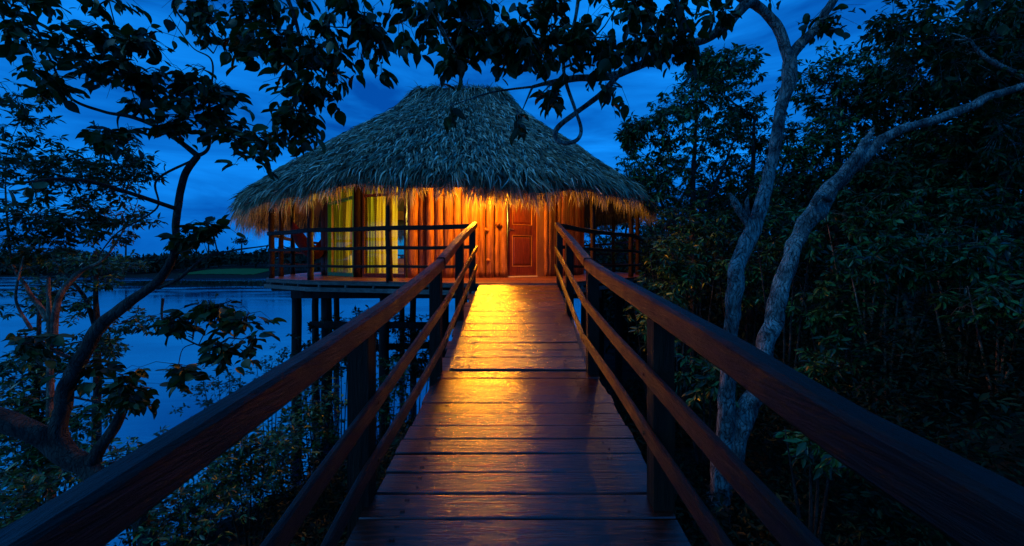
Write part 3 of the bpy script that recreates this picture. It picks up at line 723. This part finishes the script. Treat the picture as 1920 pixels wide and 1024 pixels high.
for az_, wd_ in ((-1.335, .012), (-1.30, .010), (-1.375, .014), (-1.25, .014)):  # longer bundles added to throw shadow streaks onto the planks
    sel = rng.choice(nf, 90, replace=False); a_ = az_+rng.normal(0, wd_, 90); q_ = roof_pt(TL-rng.uniform(0, .3, 90), a_); p0[sel] = q_; ln[sel] = rng.uniform(.45, .75, 90)
instanced('fringe', tv, tf, p0, X, Y, Zv, np.stack([wd, ln, ln*.6], 1), M['fringe'], roof)
# ridge tufts
nr = 900; xr = rng.uniform(-1.45, 1.45, nr); p = np.stack([HC[0]+xr, HC[1]+rng.normal(0, .12, nr), CZ+5.78+rng.uniform(-.08, .05, nr)-.10*np.abs(xr/1.4)**3], 1)
Y = nrm(np.stack([rng.normal(0, .6, nr)+.5*np.sign(xr)*(np.abs(xr) > 1.1), rng.choice([-1, 1], nr)*rng.uniform(.2, 1, nr), rng.uniform(-.5, .28, nr)], 1))
X = nrm(np.cross(Y, np.array([0, 0, 1.])+rng.normal(0, .3, (nr, 3)))); Zv = np.cross(X, Y); ln = rng.uniform(.2, .45, nr)
instanced('ridge_tuft', tv, tf, p, X, Y, Zv, np.stack([rng.uniform(.015, .03, nr), ln, ln], 1), M['thatch'], roof)

# red hammock hanging at the end of the veranda
b = MB(); c0 = np.array([-5.75, 11.9, CZ+1.45]); vs = []; n, m = 16, 8
for i in range(n+1):
    u = i/n; y = 11.4+1.9*u; zc = CZ+.05+1.1*(2*u-1)**2*.9; x = -6.02+.22*u
    for j in range(m+1):
        q = j/m*2-1; wdt = .26*math.sin(math.pi*min(1, max(0, u)))**.5+.02
        vs.append((x+q*wdt, y, zc+.28*q*q*math.sin(math.pi*u)+.015*math.sin(j*9+i)))
b.add(vs, [(i*(m+1)+j, i*(m+1)+j+1, (i+1)*(m+1)+j+1, (i+1)*(m+1)+j) for i in range(n) for j in range(m)], True)
hm = empty('hammock', (-5.5, 12.3, CZ), label='red cloth hammock slung under the eave at the lake end of the veranda', cat='hammock')
b.build('cloth', M['red_cloth'], hm)
b = MB(); b.tube([(-6.02, 11.4, CZ+1.04), (-6.05, 11.2, CZ+1.75)], [.008, .008], 6); b.tube([(-5.8, 13.3, CZ+1.04), (-5.78, 13.5, CZ+2.0)], [.008, .008], 6); b.build('rope', M['post'], hm)
# rounded basket inside the green bay
ab = az_px(642, 3.45); q = on(ab, 3.45, DK+.02); b = MB()
zz = [0, .06, .2, .36, .48, .54, .56]; rr = [.24, .31, .36, .33, .24, .14, .10]
b.tube([(q[0], q[1], q[2]+z) for z in zz], rr, 20, .03); tag(b.build('basket', M['pot']), 'pale rounded basket standing on the floor behind the left glazed bay', 'basket')

# ------------------------------------------------------------------ trees
# right: tree with the overhanging limb
make_tree('overhanging_tree', 'blue grey forked trunk right of the bridge whose limb arches over the hut roof', 'tree',
  [[(1350, 1000, 5.0, .15), (1352, 900, 5.0, .13), (1362, 740, 5.0, .118), (1370, 620, 5.0, .108), (1386, 500, 5.0, .115), (1415, 420, 5.0, .11), (1446, 310, 5.0, .083), (1462, 220, 5.0, .085), (1480, 130, 5, .10), (1484, 95, 5, .095)],
   [(1483, 120, 5, .08), (1458, 60, 4.95, .075), (1434, 20, 4.9, .07), (1402, 8, 4.8, .07), (1370, 42, 4.7, .068), (1328, 68, 4.6, .062), (1250, 98, 4.45, .055), (1200, 124, 4.3, .052), (1140, 143, 4.2, .047), (1059, 150, 4.05, .036), (998, 163, 3.95, .022)],
   [(1160, 138, 4.22, .040), (1125, 178, 4.15, .034), (1075, 214, 4.1, .033), (1047, 238, 4.1, .033), (1041, 256, 4.1, .031), (1058, 268, 4.1, .028), (1082, 262, 4.1, .025), (1089, 240, 4.1, .023), (1076, 200, 4.08, .022), (1062, 156, 4.05, .022), (1058, 110, 4.0, .022), (1079, 35, 3.9, .02), (1090, -60, 3.8, .018)],
   [(1484, 105, 5, .085), (1516, 68, 5, .072), (1546, 28, 5, .062), (1568, -5, 5, .06), (1600, -80, 5.1, .05)],
   [(1420, 440, 5.0, .07), (1397, 408, 4.97, .065), (1378, 378, 4.95, .05), (1368, 362, 4.95, .012)],
   [(1402, 404, 4.97, .04), (1400, 380, 4.95, .03), (1403, 366, 4.95, .006)],
   [(1402, 8, 4.8, .05), (1300, -60, 4.5, .035), (1150, -60, 4.1, .03), (980, -40, 3.8, .025), (830, -20, 3.6, .02)]],
  [(760, -15, 90, 35, 3.5, .3, 6), (900, -10, 100, 35, 3.6, .3, 9), (1050, -10, 100, 35, 3.8, .3, 9), (1200, -10, 100, 35, 4.0, .3, 8), (1320, -15, 60, 30, 4.2, .3, 4), (1430, -20, 50, 25, 4.6, .3, 2), (780, 15, 70, 50, 3.5, .3, 6), (850, 70, 60, 60, 3.5, .3, 6), (900, 50, 70, 55, 3.6, .3, 12), (970, 60, 70, 70, 3.7, .35, 16), (1050, 50, 70, 70, 3.8, .35, 15), (1120, 70, 60, 70, 3.9, .3, 12),
   (1190, 50, 60, 60, 4.0, .3, 12), (1260, 40, 60, 60, 4.2, .3, 11), (1290, 90, 40, 50, 4.3, .2, 4), (1020, 165, 50, 35, 3.9, .15, 3), (1160, 160, 30, 35, 4.0, .1, 2), (850, 195, 16, 14, 3.6, .05, 1), (975, 215, 12, 26, 3.8, .05, 1), (1350, 15, 40, 30, 4.4, .2, 4), (1560, 20, 60, 40, 4.8, .3, 5), (1500, -330, 500, 160, 4.6, 2.2, 60), (2000, -200, 300, 200, 4.0, 2.0, 40)],  # last two clumps: unseen crown added above the view to darken the right bank
  'big', .145, M['bark_grey'], M['leaf_big'], rough=.20, droop=1.0, per=3, twig_r=.006, sides=22, nm=2.1, rs=.76)
# right: leaning hollow tree
make_tree('leaning_tree', 'pale leaning trunk with a burl, bending away to the right edge', 'tree',
  [[(1330, 980, 5.4, .19), (1385, 820, 5.5, .17), (1412, 745, 5.6, .155), (1442, 635, 5.7, .15), (1460, 560, 5.8, .145), (1484, 470, 5.9, .13), (1535, 385, 6.0, .15), (1582, 330, 6.0, .13), (1624, 290, 6, .10), (1650, 264, 6, .085), (1709, 236, 6, .08), (1785, 214, 6, .075), (1822, 198, 6, .08), (1853, 180, 6, .07), (1925, 160, 6, .065), (2010, 130, 6, .05)],
   [(1568, 345, 5.95, .10), (1600, 300, 5.95, .085), (1625, 262, 5.98, .06), (1638, 240, 6, .02)],
   [(1556, 375, 5.9, .05), (1536, 366, 5.82, .07), (1524, 385, 5.85, .05)],
   [(2000, 180, 6, .05), (1925, 148, 6, .045), (1881, 127, 6, .042), (1841, 102, 6, .036), (1818, 74, 6, .02)]],
  [(1760, 90, 150, 110, 6.6, .8, 42), (1870, 60, 110, 110, 6.4, .8, 46), (1690, 50, 90, 90, 6.6, .6, 30), (1900, 250, 70, 70, 6.8, .6, 20), (1850, 150, 90, 60, 6.8, .5, 24)],
  'mid', .15, M['bark_grey'], M['leaf_big'], rough=.24, droop=.8, per=12, twig_r=.007, sides=22, nm=2.2, rs=.76)
# left: crooked tree leaning over the water
make_tree('crooked_tree', 'crooked dark tree with big leaves leaning over the water left of the bridge', 'tree',
  [[(-120, 740, 4.3, .17), (0, 785, 4.3, .15), (56, 810, 4.35, .14), (112, 842, 4.4, .14), (175, 885, 4.4, .13), (260, 960, 4.4, .12), (300, 1100, 4.4, .12)],
   [(150, 868, 4.4, .12), (108, 815, 4.4, .11), (115, 760, 4.4, .10), (138, 695, 4.4, .10), (178, 622, 4.4, .095), (226, 578, 4.45, .08), (290, 533, 4.5, .065), (326, 480, 4.5, .058), (331, 420, 4.5, .052), (336, 370, 4.5, .05), (348, 325, 4.5, .05), (372, 292, 4.5, .045)],
   [(372, 292, 4.5, .045), (312, 249, 4.4, .032), (249, 220, 4.3, .026), (195, 210, 4.2, .022), (132, 183, 4.1, .018), (98, 120, 4.0, .014), (48, 5, 3.9, .01)],
   [(249, 220, 4.3, .022), (266, 190, 4.3, .018), (244, 132, 4.3, .014), (222, 70, 4.3, .01), (202, -10, 4.3, .007)],
   [(372, 292, 4.5, .03), (392, 274, 4.5, .022), (392, 200, 4.5, .016), (398, 117, 4.5, .012), (360, 88, 4.5, .009), (317, 29, 4.5, .006)],
   [(366, 298, 4.5, .02), (294, 338, 4.5, .016), (294, 390, 4.5, .014), (222, 435, 4.5, .011), (184, 480, 4.5, .008)],
   [(296, 540, 4.5, .03), (336, 522, 4.45, .025), (381, 484, 4.4, .018), (426, 472, 4.3, .014), (506, 460, 4.2, .008)],
   [(305, 560, 4.48, .02), (308, 607, 4.4, .015), (359, 641, 4.3, .012), (415, 663, 4.2, .008)],
   [(170, 870, 4.4, .09), (215, 800, 4.5, .075), (240, 740, 4.6, .055), (250, 700, 4.6, .03)]],
  [(60, 0, 80, 40, 4.0, .35, 7), (200, 10, 60, 30, 4.1, .3, 3), (60, 60, 90, 55, 4.0, .35, 9), (170, 90, 90, 60, 4.1, .35, 12), (270, 70, 70, 55, 4.2, .3, 8), (120, 150, 90, 50, 4.0, .3, 9), (250, 150, 80, 55, 4.3, .3, 12), (350, 140, 70, 50, 4.4, .3, 10),
   (400, 190, 70, 55, 4.4, .3, 12), (330, 210, 70, 45, 4.4, .3, 10), (440, 240, 60, 40, 4.3, .3, 7), (505, 245, 40, 35, 4.2, .2, 4), (470, 290, 30, 25, 4.2, .2, 2), (200, 250, 60, 45, 4.2, .3, 7), (385, 420, 60, 25, 4.3, .25, 9), (330, 450, 50, 25, 4.4, .2, 4),
   (390, 575, 60, 30, 4.3, .25, 9), (330, 600, 60, 30, 4.3, .25, 9), (430, 640, 60, 35, 4.2, .25, 10), (240, 720, 80, 50, 4.3, .3, 14), (160, 680, 60, 40, 4.5, .25, 6), (60, 640, 60, 50, 4.4, .25, 7), (450, 600, 50, 35, 4.2, .2, 5), (330, 690, 80, 30, 4.2, .2, 5), (30, 345, 45, 25, 3.0, .1, 1)],
  'big', .138, M['bark_dark'], M['leaf_big'], rough=.14, droop=.6, per=3, twig_r=.006, sides=16, nm=2.4, rs=.68)
# tree over the top left of the frame
make_tree('canopy_tree', 'large leafed branch hanging into the top of the view left of the roof', 'tree',
  [[(60, -900, 3.6, .16), (260, -500, 3.6, .1), (420, -200, 3.6, .04), (520, -40, 3.6, .025), (560, 60, 3.6, .016), (560, 160, 3.6, .01)],
   [(520, -40, 3.6, .02), (620, 0, 3.6, .012), (690, 40, 3.6, .008), (716, 90, 3.6, .005)],
   [(440, -150, 3.6, .02), (340, -20, 3.8, .012), (330, 20, 3.9, .01), (400, 100, 4.0, .008)]],
  [(500, -10, 90, 35, 3.6, .3, 8), (620, -10, 90, 35, 3.6, .3, 7), (380, -10, 90, 35, 3.9, .3, 6), (540, 60, 80, 60, 3.5, .35, 14), (570, 130, 75, 60, 3.5, .3, 16), (560, 200, 55, 45, 3.5, .3, 9), (640, 50, 60, 60, 3.6, .3, 9), (540, 250, 35, 30, 3.6, .2, 3), (700, 40, 50, 45, 3.6, .3, 6), (630, 110, 50, 40, 3.5, .2, 5), (400, 30, 90, 40, 3.9, .3, 10), (460, 80, 50, 50, 3.8, .3, 7), (716, 118, 6, 6, 3.6, .02, 1)],
  'big', .125, M['bark_dark'], M['leaf_big'], rough=.1, droop=1.1, per=3, twig_r=.005, nm=2.3)
# left background trees and shrubs
def trunk_from_ground(px, pyt, Z, r, lean=0):
    """limb from the ground up to image height pyt at depth Z"""
    x = (px-CX)*Z/F; g = max(ground_z(x, Z), -1.0)-.3
    pyb = CY-(g-CZ)*F/Z
    return [(px, pyb, Z, r), (px+lean*.4, (pyb*2+pyt)/3, Z, r*.8), (px+lean*.6, (pyb+2*pyt)/3, Z, r*.6), (px+lean, pyt, Z, r*.3)]
make_tree('feathery_tree', 'fine leafed tree with bare reddish forks at the left edge', 'tree',
  [trunk_from_ground(100, 520, 6.5, .09, -10), [(98, 640, 6.5, .06), (110, 560, 6.5, .05), (150, 510, 6.6, .035), (200, 480, 6.6, .02), (250, 400, 6.6, .01)], [(92, 600, 6.5, .05), (50, 540, 6.5, .03), (20, 480, 6.5, .02), (10, 350, 6.5, .012)],
   [(60, 620, 6.3, .03), (30, 560, 6.3, .02), (45, 480, 6.3, .012)]],
  [(60, 300, 110, 60, 6.6, .6, 34), (180, 330, 110, 60, 6.7, .6, 36), (90, 400, 110, 60, 6.6, .6, 36), (200, 410, 90, 50, 6.7, .5, 26), (250, 300, 60, 40, 6.7, .5, 14), (30, 200, 60, 60, 6.6, .5, 14), (60, 470, 80, 40, 6.5, .5, 16)],
  'mid', .12, M['bark_red'], M['leaf_big'], droop=.35, per=11, twig_r=.006, nm=3.0)
make_tree('shore_tree', 'slim twin trunked tree at the water edge behind the crooked tree', 'tree',
  [trunk_from_ground(185, 470, 8, .11, -6), [(184, 640, 8, .06), (160, 560, 8, .04), (110, 500, 8, .02)], trunk_from_ground(60, 560, 7, .09, 14)],
  [(180, 500, 90, 45, 8.2, .7, 34), (90, 560, 90, 50, 7.6, .6, 30), (60, 680, 80, 50, 7, .6, 30), (180, 640, 60, 40, 7.4, .6, 16), (40, 760, 60, 50, 6.6, .5, 18), (250, 600, 70, 40, 7.8, .6, 12), (200, 760, 70, 40, 6.8, .5, 14), (110, 860, 80, 50, 6.2, .5, 24), (30, 890, 60, 60, 6, .5, 18)],
  'mid', .13, M['bark_dark'], M['leaf_mid'], droop=.3, per=11, twig_r=.006, nm=2.8)
# shrubs on the near bank: (px, py centre, rx, ry, Z, n)
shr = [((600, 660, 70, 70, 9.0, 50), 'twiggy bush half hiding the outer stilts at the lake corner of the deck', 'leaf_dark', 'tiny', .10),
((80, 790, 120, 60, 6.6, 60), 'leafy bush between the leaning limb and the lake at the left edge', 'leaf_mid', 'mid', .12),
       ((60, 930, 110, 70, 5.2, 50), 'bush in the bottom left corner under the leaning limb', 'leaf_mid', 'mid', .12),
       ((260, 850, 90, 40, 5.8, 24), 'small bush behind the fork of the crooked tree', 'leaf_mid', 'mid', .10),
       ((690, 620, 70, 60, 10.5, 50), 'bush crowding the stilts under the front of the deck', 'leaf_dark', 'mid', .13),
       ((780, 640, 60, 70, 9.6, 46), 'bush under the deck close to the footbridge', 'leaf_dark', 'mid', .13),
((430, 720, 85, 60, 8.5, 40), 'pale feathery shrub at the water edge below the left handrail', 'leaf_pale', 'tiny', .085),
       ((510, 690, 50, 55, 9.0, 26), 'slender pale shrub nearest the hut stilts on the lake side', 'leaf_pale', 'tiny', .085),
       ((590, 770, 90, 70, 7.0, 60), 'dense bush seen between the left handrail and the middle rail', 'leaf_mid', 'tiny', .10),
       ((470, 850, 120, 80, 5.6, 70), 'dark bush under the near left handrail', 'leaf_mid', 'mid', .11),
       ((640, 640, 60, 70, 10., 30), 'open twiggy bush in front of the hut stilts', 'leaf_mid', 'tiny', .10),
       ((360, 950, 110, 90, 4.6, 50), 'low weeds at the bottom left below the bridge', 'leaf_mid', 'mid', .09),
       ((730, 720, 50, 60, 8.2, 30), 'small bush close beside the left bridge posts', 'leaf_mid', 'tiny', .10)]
for (q, lab, mt, kd, lf) in shr:
    q = (*q[:5], int(q[5]*2.0))
    px, py, rx, ry, Z, n = q
    x = (px-CX)*Z/F; g = max(ground_z(x, Z), -.8)-.2; pyb = CY-(g-CZ)*F/Z
    limbs = [[(px+d*.15, pyb, Z, .02), (px+d*.5, (pyb+py)/2, Z, .014), (px+d, py-ry*.3, Z+.1, .005)] for d in (0, -rx*.6, rx*.6, rx*.25, -rx*.25)]
    make_tree('shrub', lab, 'shrub', limbs, [(px, py, rx, ry, Z, .7, n), (px-rx*.3, py+ry*.7, rx*.9, ry*.6, Z, .6, n//2)], kd, lf, M['bark_dark'], M[mt], droop=.1, per=10, twig_r=.005, sides=6)
# right bank woodland: one tree after another
make_tree('sapling', 'thin pale crooked sapling stem standing in the dark hollow on the right', 'tree',
  [[(1732, 760, 7.0, .05), (1728, 690, 7, .045), (1712, 630, 7, .045), (1700, 580, 7, .05), (1692, 540, 7.05, .04), (1660, 480, 7.2, .02)], [(1714, 640, 7, .03), (1735, 590, 7, .014), (1756, 560, 7, .008)], [(1700, 580, 7, .03), (1716, 530, 7, .02), (1740, 440, 7.1, .01)]],
  [(1680, 470, 60, 30, 7.2, .4, 10), (1750, 440, 50, 30, 7.1, .4, 8)], 'mid', .13, M['bark_red'], M['leaf_mid'], droop=.5, per=8)
wood_right = [
  ('tall bushy tree rising right behind the eave of the hut', 1290, 11.5, [(1290, 190, 70, 70), (1240, 260, 70, 70), (1330, 260, 80, 80), (1230, 340, 60, 60), (1310, 350, 90, 70), (1370, 130, 50, 50), (1190, 240, 28, 30)], 38, 'leaf_mid'),
  ('rounded tree between the forked trunk and the hut tree', 1400, 12.5, [(1380, 200, 60, 60), (1420, 270, 80, 70), (1390, 360, 90, 80), (1320, 120, 30, 30)], 46, 'leaf_mid'),
  ('thinly leaved tree showing sky behind the forked trunk', 1560, 11, [(1540, 150, 80, 70), (1600, 210, 80, 70), (1530, 250, 80, 60), (1500, 330, 90, 70), (1640, 140, 60, 60)], 44, 'leaf_mid'),
  ('dark broad tree above the leaning trunk', 1720, 10, [(1700, 180, 90, 80), (1800, 260, 110, 80), (1760, 350, 120, 80), (1640, 350, 90, 70)], 70, 'leaf_big'),
  ('tall tree behind the right end of the veranda', 1160, 19, [(1150, 400, 60, 60), (1190, 330, 50, 60), (1120, 460, 60, 50), (1200, 460, 60, 60)], 60, 'leaf_mid'),
  ('far tree filling the gap between the hut and the bushy tree', 1240, 16, [(1250, 400, 70, 70), (1220, 470, 80, 60), (1330, 440, 80, 70)], 60, 'leaf_mid'),
  ('black mass of a tree at the right edge', 1880, 9, [(1880, 180, 90, 100), (1880, 330, 110, 90), (1820, 90, 90, 80), (1900, 30, 80, 80)], 80, 'leaf_big'),
]
for lab, px, Z, bl, n, mt in wood_right:
    blobs = [(a, c, ra, rc, Z+random.uniform(-.8, .8), 1.1, n) for a, c, ra, rc in bl]
    make_tree('woodland_tree', lab, 'tree', [trunk_from_ground(px, bl[0][1]+20, Z, .16, 15), [(px+6, 430, Z, .08), (px+60, 330, Z, .05), (px+90, 250, Z, .02)], [(px+4, 460, Z, .07), (px-50, 380, Z, .04), (px-70, 300, Z, .02)]],
              blobs, 'mid', .17, M['bark_dark'], M[mt], group='woodland on the right bank', droop=.7, per=14, twig_r=.009, sides=8, nm=2.6)
bush_right = [
  ('bush catching warm light right of the veranda corner', 1270, 500, 75, 75, 8.6, 60),
  ('bush with drooping sprays between the veranda and the forked trunk', 1300, 420, 80, 50, 9.6, 50),
  ('low bush behind the right handrail near the hut', 1230, 590, 60, 60, 7.6, 36),
  ('bush filling the gap between the two pale trunks', 1470, 430, 80, 60, 7.5, 50),
  ('bush lit at its edge right of the leaning trunk', 1570, 560, 100, 70, 7.4, 60),
  ('bush with glossy whorled leaves in the middle of the right bank', 1660, 480, 110, 60, 7.0, 64),
  ('wide bush with glossy leaves toward the right edge', 1800, 470, 110, 70, 6.6, 64),
  ('bush low at the right edge above the handrail', 1870, 560, 80, 60, 6.0, 40),
  ('dim bush under the leaning trunk', 1560, 680, 90, 60, 6.6, 34),
  ('thin dim bush in the dark hollow on the right', 1740, 620, 90, 50, 7.5, 26),
  ('few leafed sprig below the right handrail', 1520, 820, 70, 50, 4.4, 9),
  ('low bush beneath the forked trunk', 1320, 700, 60, 60, 6.0, 22),
  ('bush behind the leaning trunk at mid height', 1620, 400, 110, 60, 8.6, 60),
  ('bush filling the dark at the far right', 1800, 380, 120, 60, 8.4, 60),
  ('bush in the shade behind the forked trunk', 1400, 500, 90, 90, 9.2, 60),
]
for lab, px, py, rx, ry, Z, n in bush_right:
    x = (px-CX)*Z/F; g = ground_z(x, Z)-.2; pyb = CY-(g-CZ)*F/Z
    limbs = [[(px+d*.1, max(pyb, py+ry), Z, .03), (px+d*.5, (max(pyb, py+ry)+py)/2, Z, .02), (px+d, py-ry*.4, Z, .006)] for d in (0, -rx*.7, rx*.7, rx*.3)]
    make_tree('bush', lab, 'bush', limbs, [(px, py, rx, ry, Z, .7, n)], 'mid', .15, M['bark_red'] if px > 1600 else M['bark_dark'], M['leaf_mid'], group='bushes on the right bank', droop=.55, per=13, twig_r=.006, sides=6, nm=1.8)
# continuous dark wood behind, climbing the right bank
pos = []; 
for i in range(7500):
    y = rng.uniform(9.0, 34); x0 = shore_x(y)+(3.0 if y < 12 else .6)
    x = x0+rng.uniform(0, 1)**1.2*26
    if x < 4.4 and y < 21.5: continue
    hmax = min(8.0, 2.0+.55*(x-x0)+.08*(y-8))
    pos.append((x, y, max(0, ground_z(x, y))+rng.uniform(0, 1)*hmax))
pos = np.repeat(np.array(pos), 13, 0); pos = pos+rng.normal(0, .30, pos.shape)
dirs = rng.normal(0, 1, pos.shape)+np.array([0, 0, -.6])
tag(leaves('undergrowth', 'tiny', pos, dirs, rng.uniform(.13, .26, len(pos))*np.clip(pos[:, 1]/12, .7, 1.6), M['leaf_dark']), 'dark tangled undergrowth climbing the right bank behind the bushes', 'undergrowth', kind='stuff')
# tangled low growth on the near banks, thick on the right, thinner toward the water
def low_growth(name, label, n, xr, yr, hfun, keep, size, mat):
    pos = []
    while len(pos) < n:
        x = rng.uniform(*xr); y = rng.uniform(*yr); g = ground_z(x, y)
        if g < .03 or not keep(x, y): continue
        c = mnoise.noise(Vector((x*.9, y*.9, 3)))
        if c < -.15+rng.normal(0, .15): continue
        pos.append((x, y, g+hfun(x, y)*rng.uniform(0, 1)*(.5+max(0, c+.3))))
    pos = np.repeat(np.array(pos), 7, 0); pos = pos+rng.normal(0, .07, pos.shape)
    k = len(pos); d = rng.normal(0, 1, (k, 3))*np.array([1, 1, .5])+np.array([0, 0, -.15])
    tag(leaves(name, 'mid', pos, d, rng.uniform(size*.6, size*1.5, k), mat), label, name.replace('_', ' '), kind='stuff')
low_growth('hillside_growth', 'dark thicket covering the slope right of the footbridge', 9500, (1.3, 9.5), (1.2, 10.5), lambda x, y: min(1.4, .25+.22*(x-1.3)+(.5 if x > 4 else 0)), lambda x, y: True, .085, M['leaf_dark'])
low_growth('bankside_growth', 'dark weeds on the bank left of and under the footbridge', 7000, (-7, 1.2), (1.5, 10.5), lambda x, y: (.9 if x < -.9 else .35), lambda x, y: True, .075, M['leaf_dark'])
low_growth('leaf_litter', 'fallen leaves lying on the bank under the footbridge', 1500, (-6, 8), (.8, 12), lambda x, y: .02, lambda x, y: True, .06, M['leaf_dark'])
# far shore wood: crowns heaped along the other side of the lake
pos = []; 
for i in range(560):
    x = rng.uniform(-190, 60); y = 113+62*rng.uniform(0, 1)**1.6
    if -86 < x < -64 and y < 122: continue
    pass; g = max(0, ground_z(x, y))
    h = rng.uniform(2.2, 4.2)*(1+.35*math.sin(x*.06)); r = rng.uniform(2.0, 4.0)
    n = 75; d = nrm(rng.normal(0, 1, (n, 3))); d[:, 2] = np.abs(d[:, 2])*1.0-.15
    pos.append(np.array([x, y, g+h*.5])+d*np.array([r, r, h*.6])*rng.uniform(.75, 1.05, (n, 1)))
pos = np.concatenate(pos); dirs = rng.normal(0, 1, pos.shape)
tag(leaves('far_wood', 'tiny', pos, dirs, rng.uniform(1.0, 1.9, len(pos)), M['leaf_far']), 'dark wood along the far shore of the lake', 'wood', kind='stuff')
for i, (px, sz, lab) in enumerate([(452, 1.0, 'small umbrella shaped tree on the far skyline near the hut roof'), (235, .8, 'slightly taller far tree on the skyline left of the crooked trunk'), (390, .7, 'low round far tree on the skyline between trunk and hut')]):
    Z = 135; x = (px-CX)*Z/F; zt = CZ+(CY-452)*Z/F
    root = empty('skyline_tree', (x, Z, 2), label=lab, cat='tree', group='trees on the far skyline')
    b = MB(); b.tube([(x, Z, 1), (x+.2, Z, zt-1)], [.35, .2], 7); b.build('trunk', M['bark_dark'], root)
    p = blob_points(160, (x, Z, zt), (2.6*sz, 2, .9*sz)); leaves('crown', 'tiny', p, rng.normal(0, 1, p.shape), rng.uniform(.7, 1.2, 160), M['leaf_far'], root)
# reeds on the low bar
pos = np.stack([rng.uniform(-66, -27, 3000), rng.normal(72, 2.0, 3000), np.full(3000, .05)], 1)
tag(leaves('reeds', 'mid', pos, rng.normal(0, .25, pos.shape)+np.array([0, 0, 1.]), rng.uniform(.2, .7, 3000), M['leaf_far']), 'dark reeds on the low bar in the lake', 'reeds', kind='stuff')
